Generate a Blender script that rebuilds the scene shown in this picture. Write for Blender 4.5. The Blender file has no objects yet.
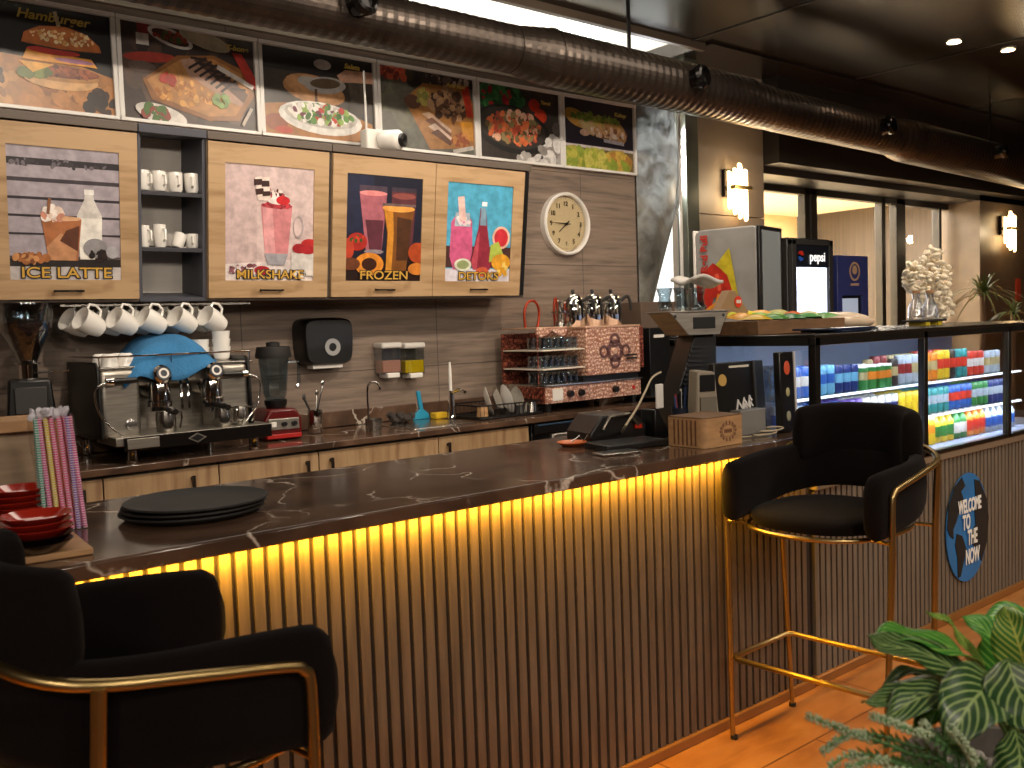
import bpy, bmesh, math, random
from mathutils import Vector, Matrix, Euler
R = math.radians
PI = math.pi
random.seed(7)
sc = bpy.context.scene
COL = sc.collection

# ------------------------------------------------------------------ camera
F, YAW, PIT, ROL, H = 935.26, 0.885067, 0.0627571, -0.0347964, 1.4
cf = Vector((math.cos(YAW)*math.cos(PIT), math.sin(YAW)*math.cos(PIT), -math.sin(PIT)))
r0 = Vector((math.sin(YAW), -math.cos(YAW), 0)); u0 = r0.cross(cf)
cr = math.cos(ROL)*r0 + math.sin(ROL)*u0
cu = math.cos(ROL)*u0 - math.sin(ROL)*r0
CAM = Vector((0, 0, H))
cd = bpy.data.cameras.new('camera'); cam = bpy.data.objects.new('camera', cd); COL.objects.link(cam)
mw = Matrix((cr, cu, -cf)).transposed().to_4x4(); mw.translation = CAM
cam.matrix_world = mw
cd.sensor_width = 36; cd.lens = F*36/1024; cd.clip_start = .05; cd.clip_end = 100
cd.dof.use_dof = True; cd.dof.focus_distance = 3.9; cd.dof.aperture_fstop = 6.5
sc.camera = cam
def ray(x, y): return cf + cr*((x-512)/F) - cu*((y-384)/F)
def atY(x, y, Y): v = ray(x, y); return CAM + v*(Y/v.y)
def atZ(x, y, Z): v = ray(x, y); return CAM + v*((Z-H)/v.z)
def atX(x, y, X): v = ray(x, y); return CAM + v*(X/v.x)
def atD(x, y, d): return CAM + ray(x, y)*d

# ------------------------------------------------------------------ world, exposure, lamps
wd = bpy.data.worlds.new('world'); sc.world = wd; wd.use_nodes = True
wd.node_tree.nodes['Background'].inputs[0].default_value = (1.0, .82, .66, 1)
wd.node_tree.nodes['Background'].inputs[1].default_value = .24
sc.view_settings.view_transform = 'Standard'; sc.view_settings.look = 'None'
sc.view_settings.exposure = 0.14; sc.view_settings.gamma = 1; sc.view_settings.use_curve_mapping = False
try:
    sc.cycles.use_denoising = True; sc.cycles.max_bounces = 6; sc.cycles.sample_clamp_indirect = 4
    sc.cycles.transparent_max_bounces = 24
except Exception: pass

def area(name, loc, target, sx, sy, power, col, spread=180):
    l = bpy.data.lights.new(name, 'AREA'); l.shape = 'RECTANGLE'; l.size = sx; l.size_y = sy
    l.energy = power; l.color = col; l.spread = R(spread)
    o = bpy.data.objects.new(name, l); COL.objects.link(o); o.location = loc
    d = Vector(target)-Vector(loc)
    o.rotation_euler = d.to_track_quat('-Z', 'Y').to_euler()
    return o
def spot(name, loc, target, power, col, ang=80, blend=.8, r=.05):
    l = bpy.data.lights.new(name, 'SPOT'); l.energy = power; l.color = col; l.spot_size = R(ang); l.spot_blend = blend; l.shadow_soft_size = r
    o = bpy.data.objects.new(name, l); COL.objects.link(o); o.location = loc
    o.rotation_euler = (Vector(target)-Vector(loc)).to_track_quat('-Z', 'Y').to_euler()
    return o
WARM = (1, .74, .48); NEUT = (1, .86, .70); COOL = (.72, .84, 1); LEDC = (1, .52, .04)
spot('ceiling_spot_a', (1.4, 1.9, 3.15), (1.7, 4.4, 1.9), 105, (1, .86, .70), 115)
spot('ceiling_spot_b', (3.1, 1.9, 3.15), (3.3, 4.4, 1.9), 105, (1, .86, .70), 115)
spot('ceiling_spot_c', (4.4, 2.0, 3.15), (4.0, 4.4, 1.5), 60, (1, .86, .70), 110)
spot('blossom_fill_spot', (5.3, 1.9, 3.25), (4.7, 2.5, 1.3), 70, NEUT, 75)  # added spot, brightens the blossoms and the fridge top
spot('floor_fill_spot', (3.7, .7, 3.25), (3.9, 1.0, 0), 80, (1, .80, .58), 75)  # added spot, brightens the floor near the stool
spot('ceiling_spot_d', (2.4, .2, 3.15), (2.7, 1.9, .3), 45, NEUT, 100)
spot('ceiling_spot_e', (4.8, .2, 3.15), (4.4, 1.8, .2), 50, NEUT, 100)
for i_, (x_, y_) in enumerate(((-1.6, -2.2), (.6, -2.2), (2.8, -2.2), (5.0, -2.0), (-1.2, -.4), (1.2, -.6), (3.8, -.8), (6.6, -.6))):
    spot('dining_fill_spot_%d' % i_, (x_, y_, 2.55), (x_+.9, y_+2.6, 1.2), 66, (1, .86, .72), 125, 1, .12)  # unseen dining hall lamps, set low and aimed forward to brighten the posters
area('bar_aisle_light', (2.6, 3.3, 3.1), (2.6, 3.3, 0), 4.5, .5, 34, NEUT)
# LED tape under the bar slab
area('led_tape_light', (1.07, 1.957, .926), (1.07, 1.99, .3), 3.92, .006, 36, LEDC, 175)

# ------------------------------------------------------------------ materials
def lin(c):
    if isinstance(c, str):
        c = c.lstrip('#'); c = tuple(int(c[i:i+2], 16)/255 for i in (0, 2, 4))
    return tuple((x/12.92 if x <= .04045 else ((x+.055)/1.055)**2.4) for x in c[:3]) + (1,)
MC = {}
def M(name, col, rough=.5, metal=0, noise=0, nscale=8, emit=0, bump=0, bscale=60, stretch=None, coat=0, spec=None, sheen=0, col2=None):
    key = (name, str(col), rough, metal, emit)
    if key in MC: return MC[key]
    m = bpy.data.materials.new(name); m.use_nodes = True; nt = m.node_tree; b = nt.nodes['Principled BSDF']
    b.inputs['Base Color'].default_value = lin(col); b.inputs['Roughness'].default_value = rough; b.inputs['Metallic'].default_value = metal
    if coat: b.inputs['Coat Weight'].default_value = coat
    if spec is not None: b.inputs['Specular IOR Level'].default_value = spec
    if sheen: b.inputs['Sheen Weight'].default_value = sheen
    if emit:
        b.inputs['Emission Color'].default_value = lin(col); b.inputs['Emission Strength'].default_value = emit
    if noise or bump or col2:
        tc = nt.nodes.new('ShaderNodeTexCoord'); mp = nt.nodes.new('ShaderNodeMapping'); nt.links.new(tc.outputs['Object'], mp.inputs[0])
        if stretch: mp.inputs['Scale'].default_value = stretch
        n = nt.nodes.new('ShaderNodeTexNoise'); n.inputs['Scale'].default_value = nscale; n.inputs['Detail'].default_value = 6
        nt.links.new(mp.outputs[0], n.inputs[0])
        if noise or col2:
            rp = nt.nodes.new('ShaderNodeValToRGB'); c = lin(col)
            c2 = lin(col2) if col2 else tuple(x*(1-noise) for x in c[:3])+(1,)
            rp.color_ramp.elements[0].position = .35; rp.color_ramp.elements[1].position = .65
            rp.color_ramp.elements[0].color = c2; rp.color_ramp.elements[1].color = tuple(min(1, x*(1+noise*.5)) for x in c[:3])+(1,)
            nt.links.new(n.outputs[0], rp.inputs[0]); nt.links.new(rp.outputs[0], b.inputs['Base Color'])
        if bump:
            n2 = nt.nodes.new('ShaderNodeTexNoise'); n2.inputs['Scale'].default_value = bscale; nt.links.new(mp.outputs[0], n2.inputs[0])
            bp = nt.nodes.new('ShaderNodeBump'); bp.inputs['Strength'].default_value = bump; bp.inputs['Distance'].default_value = .01
            nt.links.new(n2.outputs[0], bp.inputs['Height']); nt.links.new(bp.outputs[0], b.inputs['Normal'])
    MC[key] = m
    return m
def glass(name, tint='#ffffff', refl=.12, rough=.02, dens=0.0):
    if name in MC: return MC[name]
    m = bpy.data.materials.new(name); m.use_nodes = True; nt = m.node_tree; nt.nodes.clear()
    o = nt.nodes.new('ShaderNodeOutputMaterial'); t = nt.nodes.new('ShaderNodeBsdfTransparent'); g = nt.nodes.new('ShaderNodeBsdfGlossy')
    t.inputs[0].default_value = tuple(x*(1-dens) for x in lin(tint)[:3])+(1,); g.inputs['Roughness'].default_value = rough; g.inputs[0].default_value = (1, 1, 1, 1)
    mx = nt.nodes.new('ShaderNodeMixShader'); lw = nt.nodes.new('ShaderNodeLayerWeight'); lw.inputs[0].default_value = .35
    mr = nt.nodes.new('ShaderNodeMapRange'); mr.inputs[3].default_value = refl*.5; mr.inputs[4].default_value = min(1, refl*4)
    nt.links.new(lw.outputs['Facing'], mr.inputs[0]); nt.links.new(mr.outputs[0], mx.inputs[0])
    nt.links.new(t.outputs[0], mx.inputs[1]); nt.links.new(g.outputs[0], mx.inputs[2]); nt.links.new(mx.outputs[0], o.inputs[0])
    MC[name] = m
    return m
def nodes(name, rough=.5, metal=0):
    m = bpy.data.materials.new(name); m.use_nodes = True; nt = m.node_tree; b = nt.nodes['Principled BSDF']
    b.inputs['Roughness'].default_value = rough; b.inputs['Metallic'].default_value = metal
    tc = nt.nodes.new('ShaderNodeTexCoord')
    return m, nt, b, tc
def ramp(nt, inp, stops, interp='LINEAR'):
    r = nt.nodes.new('ShaderNodeValToRGB'); r.color_ramp.interpolation = interp
    while len(r.color_ramp.elements) < len(stops): r.color_ramp.elements.new(.5)
    for e, (p, c) in zip(r.color_ramp.elements, stops): e.position = p; e.color = lin(c) if isinstance(c, str) else c
    nt.links.new(inp, r.inputs[0]); return r.outputs[0]
def mapping(nt, src, scale=(1, 1, 1), rot=(0, 0, 0), loc=(0, 0, 0)):
    mp = nt.nodes.new('ShaderNodeMapping'); mp.inputs['Scale'].default_value = scale; mp.inputs['Rotation'].default_value = rot; mp.inputs['Location'].default_value = loc
    nt.links.new(src, mp.inputs[0]); return mp.outputs[0]
def noise(nt, vec, scale, detail=4, dist=0):
    n = nt.nodes.new('ShaderNodeTexNoise'); n.inputs['Scale'].default_value = scale; n.inputs['Detail'].default_value = detail; n.inputs['Distortion'].default_value = dist
    nt.links.new(vec, n.inputs[0]); return n.outputs[0]
def mixc(nt, fac, a, b, mode='MIX'):
    x = nt.nodes.new('ShaderNodeMix'); x.data_type = 'RGBA'; x.blend_type = mode
    for sock, v in ((x.inputs[0], fac), (x.inputs[6], a), (x.inputs[7], b)):
        if isinstance(v, (int, float)): sock.default_value = v
        elif isinstance(v, (tuple, str)): sock.default_value = lin(v) if isinstance(v, str) else v
        else: nt.links.new(v, sock)
    return x.outputs[2]
def bumpn(nt, b, h, strength=.3, dist=.01):
    bp = nt.nodes.new('ShaderNodeBump'); bp.inputs['Strength'].default_value = strength; bp.inputs['Distance'].default_value = dist
    nt.links.new(h, bp.inputs['Height']); nt.links.new(bp.outputs[0], b.inputs['Normal'])

def marble():
    m, nt, b, tc = nodes('dark_marble', .13)
    base = ramp(nt, noise(nt, mapping(nt, tc.outputs['Object'], (1, 1.6, 1)), 5, 8, .6), [(.3, '#3a2b22'), (.6, '#5b4536'), (.8, '#70594a')])
    v = nt.nodes.new('ShaderNodeTexVoronoi'); v.feature = 'DISTANCE_TO_EDGE'; v.inputs['Scale'].default_value = 2.2
    nz = nt.nodes.new('ShaderNodeTexNoise'); nz.inputs['Scale'].default_value = 3; nz.inputs['Detail'].default_value = 5; nt.links.new(tc.outputs['Object'], nz.inputs[0])
    ad = nt.nodes.new('ShaderNodeVectorMath'); ad.operation = 'MULTIPLY_ADD'; nt.links.new(nz.outputs['Color'], ad.inputs[0]); ad.inputs[1].default_value = (.5, .5, .5); nt.links.new(tc.outputs['Object'], ad.inputs[2])
    nt.links.new(ad.outputs[0], v.inputs['Vector'])
    vein = ramp(nt, v.outputs['Distance'], [(0, (1, 1, 1, 1)), (.006, (.5, .5, .5, 1)), (.016, (0, 0, 0, 1))])
    gate = ramp(nt, noise(nt, tc.outputs['Object'], 4, 3), [(.42, (0, 0, 0, 1)), (.56, (1, 1, 1, 1))])
    fac = mixc(nt, 1.0, vein, gate, 'MULTIPLY')
    nt.links.new(mixc(nt, fac, base, '#cfc3b4'), b.inputs['Base Color'])
    return m
def walltile():
    m, nt, b, tc = nodes('wood_look_wall_tile', .6)
    v = mapping(nt, tc.outputs['Object'], (1, 1, 14))
    g = ramp(nt, noise(nt, v, 3.2, 9, .3), [(.25, '#5d5046'), (.5, '#7d6c5e'), (.75, '#8e7c6c')])
    br = nt.nodes.new('ShaderNodeTexBrick'); br.offset = 0; br.inputs['Scale'].default_value = 1; br.inputs['Brick Width'].default_value = 1.2; br.inputs['Row Height'].default_value = .6; br.inputs['Mortar Size'].default_value = .0025; br.inputs['Mortar Smooth'].default_value = 0
    sep = nt.nodes.new('ShaderNodeSeparateXYZ'); nt.links.new(tc.outputs['Object'], sep.inputs[0]); cb = nt.nodes.new('ShaderNodeCombineXYZ')
    nt.links.new(sep.outputs[0], cb.inputs[0]); nt.links.new(sep.outputs[2], cb.inputs[1]); nt.links.new(mapping(nt, cb.outputs[0], loc=(.45, .02, 0)), br.inputs[0])
    nt.links.new(mixc(nt, br.outputs['Fac'], g, '#4b4038'), b.inputs['Base Color'])
    bumpn(nt, b, noise(nt, v, 5, 6), .25)
    return m
def oak(name, a='#b58a56', c='#94693d', sc_=(1, 1, 10), vert=False):
    m, nt, b, tc = nodes(name, .45)
    s = (9, 9, 1) if vert else (1.2, 9, 9)
    g = ramp(nt, noise(nt, mapping(nt, tc.outputs['Object'], s), 3, 7, .4), [(.3, c), (.55, a), (.8, a)])
    k = ramp(nt, noise(nt, mapping(nt, tc.outputs['Object'], (1, 1, 1)), 7, 2), [(.68, (0, 0, 0, 1)), (.8, (.5, .5, .5, 1))])
    nt.links.new(mixc(nt, k, g, '#6b4422'), b.inputs['Base Color'])
    return m
def floor_mat():
    m, nt, b, tc = nodes('terracotta_plank_tile', .28)
    br = nt.nodes.new('ShaderNodeTexBrick'); br.offset = .5; br.inputs['Scale'].default_value = 1; br.inputs['Brick Width'].default_value = 1.0; br.inputs['Row Height'].default_value = .5
    br.inputs['Mortar Size'].default_value = .004; br.inputs['Mortar Smooth'].default_value = .1
    nt.links.new(mapping(nt, tc.outputs['Object'], loc=(.35, .28, 0)), br.inputs[0])
    g = ramp(nt, noise(nt, mapping(nt, tc.outputs['Object'], (1, 3, 1)), 4, 8, .5), [(.25, '#83502a'), (.5, '#a66e3b'), (.8, '#b98550')])
    nt.links.new(mixc(nt, br.outputs['Fac'], g, '#6e4220'), b.inputs['Base Color'])
    bumpn(nt, b, br.outputs['Fac'], -.3, .003)
    return m
def mottled():
    m, nt, b, tc = nodes('mottled_grey_film', .35)
    g = ramp(nt, noise(nt, tc.outputs['Object'], 5, 8, 1.0), [(.25, '#3b382e'), (.5, '#67635a'), (.75, '#8a867a')])
    nt.links.new(g, b.inputs['Base Color'])
    tr = nt.nodes.new('ShaderNodeBsdfTranslucent'); tr.inputs[0].default_value = (.9, .92, .9, 1); mx = nt.nodes.new('ShaderNodeMixShader')
    f = ramp(nt, noise(nt, tc.outputs['Object'], 9, 8, .6), [(.35, (.02, .02, .02, 1)), (.7, (.22, .22, .22, 1))]); nt.links.new(f, mx.inputs[0])
    nt.links.new(b.outputs[0], mx.inputs[1]); nt.links.new(tr.outputs[0], mx.inputs[2]); nt.links.new(mx.outputs[0], nt.nodes['Material Output'].inputs[0])
    return m
def copper_pattern(name, a, c, scale=70):
    m, nt, b, tc = nodes(name, .35, .3)
    vo = nt.nodes.new('ShaderNodeTexVoronoi'); vo.feature = 'DISTANCE_TO_EDGE'; vo.inputs['Scale'].default_value = scale; nt.links.new(tc.outputs['Object'], vo.inputs['Vector'])
    w = nt.nodes.new('ShaderNodeTexWave'); w.wave_type = 'RINGS'; w.inputs['Scale'].default_value = scale*.25; w.inputs['Distortion'].default_value = 6; nt.links.new(tc.outputs['Object'], w.inputs[0])
    f1 = ramp(nt, vo.outputs['Distance'], [(.06, (1, 1, 1, 1)), (.14, (0, 0, 0, 1))])
    f2 = ramp(nt, w.outputs[0], [(.35, (0, 0, 0, 1)), (.6, (.6, .6, .6, 1))])
    nt.links.new(mixc(nt, mixc(nt, 1.0, f1, f2, 'ADD'), a, c), b.inputs['Base Color'])
    return m

m_marble = marble(); m_tile = walltile(); m_oak = oak('light_oak', '#b3946e', '#957650'); m_oakv = oak('light_oak_vertical', '#a68a66', '#88694a', vert=True); m_floor = floor_mat()
m_slat = M('brown_slat', '#665749', .45, noise=.25, nscale=6, stretch=(10, 10, .8)); m_gap = M('slat_backing', '#2c2118', .8)
m_velvet = M('dark_brown_velvet', '#0e0807', 1.0, sheen=.02, spec=.15, bump=.15, bscale=220, noise=.2)
m_gold = M('brushed_gold', '#b39a68', .34, 1)
m_black = M('black_plastic', '#0d0c0c', .35); m_blackm = M('black_matte', '#15120f', .7); m_dgrey = M('dark_grey', '#2c2a28', .5)
m_steel = M('stainless_steel', '#b9b5ae', .22, 1); m_chrome = M('chrome', '#dcdad6', .07, 1); m_bsteel = M('brushed_steel', '#a29c92', .35, .9, noise=.2, stretch=(1, 1, 12))
m_white = M('white_plastic', '#dcd7cf', .4); m_ceram = M('white_ceramic', '#e8e4dd', .15, coat=.3); m_frame = M('white_poster_frame', '#e4e0da', .35)
m_grey = M('warm_grey_board', '#5c5148', .5); m_lgrey = M('light_grey_board', '#8a8986', .5, noise=.15)
m_red = M('red_glaze', '#a5281a', .12, coat=.5); m_darkred = M('dark_glaze', '#1d1010', .2)
m_glass = glass('clear_glass'); m_pane = glass('window_pane', refl=.05); m_cglass = glass('drinking_glass', '#e9f1f5', .16, .03, .08)
m_duct = M('duct_sheet', '#3a322c', .33, .75, noise=.3, nscale=5); m_ceil = M('glossy_brown_ceiling', '#1c1612', .24, noise=.3, nscale=1.2, spec=.7)
m_blue = M('blue_cloth', '#2f6f9e', .9, bump=.4, bscale=90, noise=.2); m_copper = copper_pattern('engraved_copper', '#f8d4ba', '#a8705a', 48); m_copper2 = copper_pattern('engraved_dark_copper', '#b0624a', '#4c2018', 42)
m_redcop = M('red_copper_tube', '#a23a22', .3, .7); m_wood = M('pale_wood', '#b48a5e', .5, noise=.2, stretch=(1, 6, 6)); m_dwood = M('brown_laminate', '#7a5a3e', .5, noise=.2, stretch=(1, 5, 5))

# ------------------------------------------------------------------ mesh helpers
class MB:
    def __init__(s): s.v = []; s.f = []; s.mi = []; s.m = 0; s.uv = None
    def add(s, vs, fs, mi=None):
        n = len(s.v); s.v += [tuple(v) for v in vs]; s.f += [tuple(n+i for i in f) for f in fs]; s.mi += [s.m if mi is None else mi]*len(fs); return s
    def box(s, x0, x1, y0, y1, z0, z1, mi=None):
        return s.add([(x0, y0, z0), (x1, y0, z0), (x1, y1, z0), (x0, y1, z0), (x0, y0, z1), (x1, y0, z1), (x1, y1, z1), (x0, y1, z1)],
                     [(0, 3, 2, 1), (4, 5, 6, 7), (0, 1, 5, 4), (1, 2, 6, 5), (2, 3, 7, 6), (3, 0, 4, 7)], mi)
    def cbox(s, c, d, mi=None): return s.box(c[0]-d[0]/2, c[0]+d[0]/2, c[1]-d[1]/2, c[1]+d[1]/2, c[2]-d[2]/2, c[2]+d[2]/2, mi)
    def tube(s, pts, r, n=10, mi=None, closed=False, cap=True):
        pts = [Vector(p) for p in pts]; k = len(pts); rr = r if isinstance(r, (list, tuple)) else [r]*k
        vs = []; up = None
        for i, p in enumerate(pts):
            a = pts[(i-1) % k] if (i > 0 or closed) else p; b = pts[(i+1) % k] if (i < k-1 or closed) else p
            t = (b-a).normalized()
            if up is None:
                up = Vector((0, 0, 1)) if abs(t.z) < .9 else Vector((1, 0, 0))
            e1 = (up - t*up.dot(t))
            if e1.length < 1e-4: e1 = t.orthogonal()
            e1.normalize(); up = e1; e2 = t.cross(e1)
            vs += [p + (e1*math.cos(2*PI*j/n)+e2*math.sin(2*PI*j/n))*rr[i] for j in range(n)]
        fs = []
        for i in range(k if closed else k-1):
            for j in range(n):
                a = i*n+j; b = i*n+(j+1) % n; c = ((i+1) % k)*n+(j+1) % n; d = ((i+1) % k)*n+j; fs.append((a, b, c, d))
        if cap and not closed: fs += [tuple(range(n-1, -1, -1)), tuple((k-1)*n+j for j in range(n))]
        return s.add(vs, fs, mi)
    def cyl(s, p0, p1, r0, r1=None, n=20, mi=None): return s.tube([p0, p1], [r0, r0 if r1 is None else r1], n, mi)
    def lathe(s, prof, c=(0, 0, 0), n=24, mi=None, sy=1, axis=None):
        vs = []; fs = []; k = len(prof)
        q = Vector(axis).to_track_quat('Z', 'Y') if axis else None
        for r_, z in prof:
            for j in range(n):
                p = Vector((r_*math.cos(2*PI*j/n), r_*sy*math.sin(2*PI*j/n), z))
                if q: p = q @ p
                vs.append(p+Vector(c))
        for i in range(k-1):
            for j in range(n): fs.append((i*n+j, i*n+(j+1) % n, (i+1)*n+(j+1) % n, (i+1)*n+j))
        if prof[0][0] > 1e-5 and prof[-1][0] > 1e-5 and k > 3:
            for j in range(n): fs.append(((k-1)*n+j, (k-1)*n+(j+1) % n, (j+1) % n, j))
        else:
            if prof[0][0] > 1e-5: fs.append(tuple(range(n-1, -1, -1)))
            if prof[-1][0] > 1e-5: fs.append(tuple((k-1)*n+j for j in range(n)))
        return s.add(vs, fs, mi)
    def ell(s, c, r, n=12, mi=None, rot=None):
        if not isinstance(r, (list, tuple)): r = (r, r, r)
        k = max(4, n//2); vs = []; q = Euler(rot) if rot else None
        for i in range(k+1):
            a = PI*i/k
            for j in range(n):
                p = Vector((r[0]*math.sin(a)*math.cos(2*PI*j/n), r[1]*math.sin(a)*math.sin(2*PI*j/n), -r[2]*math.cos(a)))
                if q: p.rotate(q)
                vs.append(p+Vector(c))
        fs = [(i*n+j, i*n+(j+1) % n, (i+1)*n+(j+1) % n, (i+1)*n+j) for i in range(k) for j in range(n)]
        return s.add(vs, fs, mi)
    def prism(s, poly, a, b, ax='y', mi=None):
        def P(u, v, w): return {'y': (u, w, v), 'x': (w, u, v), 'z': (u, v, w)}[ax]
        n = len(poly); vs = [P(u, v, a) for u, v in poly]+[P(u, v, b) for u, v in poly]
        fs = [tuple(range(n)), tuple(range(2*n-1, n-1, -1))]+[(i, i+n, (i+1) % n+n, (i+1) % n) for i in range(n)]
        return s.add(vs, fs, mi)
    def xf(s, M4):
        s.v = [tuple(M4 @ Vector(v)) for v in s.v]; return s
    def grid(s, fn, nu, nv, mi=None, uv=False):
        vs = [fn(i/nu, j/nv) for j in range(nv+1) for i in range(nu+1)]
        fs = [(j*(nu+1)+i, j*(nu+1)+i+1, (j+1)*(nu+1)+i+1, (j+1)*(nu+1)+i) for j in range(nv) for i in range(nu)]
        if uv:
            s.uv = (s.uv or []) + [(i/nu, j/nv) for j in range(nv+1) for i in range(nu+1)]
        return s.add(vs, fs, mi)
    def build(s, name, mats, parent=None, smooth=35, bev=0, solid=0, sub=0, seg=2):
        me = bpy.data.meshes.new(name); me.from_pydata(s.v, [], s.f)
        if not isinstance(mats, (list, tuple)): mats = [mats]
        for m in mats: me.materials.append(m)
        for p, i in zip(me.polygons, s.mi): p.material_index = min(i, len(mats)-1)
        if s.uv and len(s.uv) == len(s.v):
            ul = me.uv_layers.new(name='UVMap')
            for l in me.loops: ul.data[l.index].uv = s.uv[l.vertex_index]
        bm = bmesh.new(); bm.from_mesh(me)
        if not s.uv: bmesh.ops.remove_doubles(bm, verts=bm.verts, dist=1e-6)
        bmesh.ops.recalc_face_normals(bm, faces=bm.faces); bm.to_mesh(me); bm.free()
        if smooth: me.shade_smooth(); me.set_sharp_from_angle(angle=R(smooth))
        o = bpy.data.objects.new(name, me); COL.objects.link(o)
        if parent: o.parent = parent
        if solid: d = o.modifiers.new('s', 'SOLIDIFY'); d.thickness = solid; d.offset = 0
        if bev: d = o.modifiers.new('b', 'BEVEL'); d.width = bev; d.segments = seg; d.limit_method = 'ANGLE'; d.angle_limit = R(40)
        if sub: d = o.modifiers.new('u', 'SUBSURF'); d.levels = sub; d.render_levels = sub
        return o
def tag(o, label=None, cat=None, group=None, kind=None):
    if label: o['label'] = label
    if cat: o['category'] = cat
    if group: o['group'] = group
    if kind: o['kind'] = kind
    return o
def thing(name, label, cat, loc=(0, 0, 0), rz=0, group=None, rx=0):
    o = bpy.data.objects.new(name, None); COL.objects.link(o); o.location = loc; o.rotation_euler = (rx, 0, rz); o.empty_display_size = .05
    return tag(o, label, cat, group)
def struct(o): o['kind'] = 'structure'; return o
KIDS = {}
def kids(o): return [c for c in bpy.data.objects if c.parent == o]
def copy_tree(o, parent=None, ch=None):
    c = o.copy(); COL.objects.link(c)
    if parent: c.parent = parent
    for k in kids(o) if ch is None else ch: copy_tree(k, c)
    return c
def dup(o, loc, rz=None, label=None, group=None):
    c = copy_tree(o); c.location = loc
    if rz is not None: c.rotation_euler.z = rz
    if label: c['label'] = label
    if group: c['group'] = group
    return c
def text(s, size, loc, mat, parent, name='lettering', rot=(PI/2, 0, 0), ext=.0006, w=1.0, align='CENTER', bold=0, shear=0):
    cu_ = bpy.data.curves.new(name, 'FONT'); cu_.body = s; cu_.size = size; cu_.extrude = ext; cu_.align_x = align; cu_.align_y = 'CENTER'; cu_.offset = bold; cu_.shear = shear
    t = bpy.data.objects.new(name, cu_); COL.objects.link(t)
    bpy.context.view_layer.update()
    me = bpy.data.meshes.new_from_object(t.evaluated_get(bpy.context.evaluated_depsgraph_get()))
    bpy.data.objects.remove(t)
    me.materials.clear(); me.materials.append(mat)
    o = bpy.data.objects.new(name, me); COL.objects.link(o); o.parent = parent; o.location = loc; o.rotation_euler = rot; o.scale = (w, 1, 1)
    return o

# a flat printed picture: shapes given in 0..1 units, each a hair in front of the one before
PM = {}
def pmat(c):
    if c not in PM: PM[c] = M('print_ink_'+c.strip('#'), c, .35, noise=.22, nscale=28)
    return PM[c]
def picture(parent, w, h, shapes, origin=(0, 0, 0), name='picture', step=.00025):
    m = MB(); mats = []; idx = {}; lay = 0
    def mi(c):
        if c not in idx: idx[c] = len(mats); mats.append(pmat(c))
        return idx[c]
    def P(x, y): return (origin[0]+x*w, origin[1]-lay*step, origin[2]+y*h)
    def clip(poly):
        for ax_, lim, sg in ((0, 0, 1), (0, 1, -1), (1, 0, 1), (1, 1, -1)):
            out = []
            for i in range(len(poly)):
                a, b = poly[i-1], poly[i]; da = (a[ax_]-lim)*sg; db = (b[ax_]-lim)*sg
                if (da >= 0) != (db >= 0):
                    t = da/(da-db); out.append((a[0]+(b[0]-a[0])*t, a[1]+(b[1]-a[1])*t))
                if db >= 0: out.append(b)
            poly = out
            if len(poly) < 3: return []
        return poly
    def put(poly, c):
        poly = clip(poly)
        if len(poly) > 2: m.add([P(*p) for p in poly], [tuple(range(len(poly)))], mi(c))
    def ellp(cx, cy, rx, ry, rot=0, n=20):
        a = h/w
        return [(cx+rx*math.cos(t)*math.cos(rot)-ry*math.sin(t)*math.sin(rot)*a, cy+(rx*math.cos(t)*math.sin(rot)/a+ry*math.sin(t)*math.cos(rot))) for t in [2*PI*i/n for i in range(n)]]
    for s in shapes:
        lay += 1; k = s[0]
        if k == 'r': put([(s[1], s[2]), (s[3], s[2]), (s[3], s[4]), (s[1], s[4])], s[5])
        elif k == 'e': put(ellp(*s[1:5], rot=s[6] if len(s) > 6 else 0), s[5])
        elif k == 'p': put(s[1], s[2])
        elif k == 'l':   # line
            (x0, y0), (x1, y1) = s[1], s[2]; dx, dy = (x1-x0)*w, (y1-y0)*h; L = math.hypot(dx, dy) or 1; nx, ny = -dy/L*s[3]/w, dx/L*s[3]/h
            put([(x0+nx, y0+ny), (x1+nx, y1+ny), (x1-nx, y1-ny), (x0-nx, y0-ny)], s[4])
        elif k == 'n':   # scattered blobs: cx,cy,rx,ry,count,size,colors,seed
            rnd = random.Random(s[8]); l0 = lay
            for i in range(s[5]):
                t = rnd.random()*2*PI; q = math.sqrt(rnd.random()); lay = l0+i*.05
                sz = s[6]*(.6+.8*rnd.random())
                put(ellp(s[1]+s[3]*q*math.cos(t), s[2]+s[4]*q*math.sin(t), sz, sz*w/h*(.5+.5*rnd.random()), rnd.random()*3, 8), rnd.choice(s[7]))
            lay = l0+s[5]*.05
    return m.build(name, mats, parent, smooth=0)

# ================================================================== SETTING
YW = 4.53          # back wall
ZS = .965          # bar slab top
ZW = .885          # back worktop top
struct(MB().box(-3, 14, -4, 5.1, -.05, 0).build('floor', m_floor, smooth=0))
struct(MB().box(5.4, 16, 5.1, 9, -.05, 0).build('floor_corridor', M('cream_floor_tile', '#d9cdb8', .3), smooth=0))
struct(MB().box(-3, 4.87, YW, YW+.15, 0, 2.93).build('wall_back', m_tile, smooth=0))
# pale ribbed cornice above the posters
m = MB()
for k in range(5): m.box(-3, 4.87, YW-.02-.012*(k % 2), YW+.1, 2.93+k*.035, 2.93+k*.035+.030)
struct(m.build('trim_1', M('grey_cornice', '#b3ac9c', .5, noise=.3, nscale=3, stretch=(1, 1, 20)), bev=.003))
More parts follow.
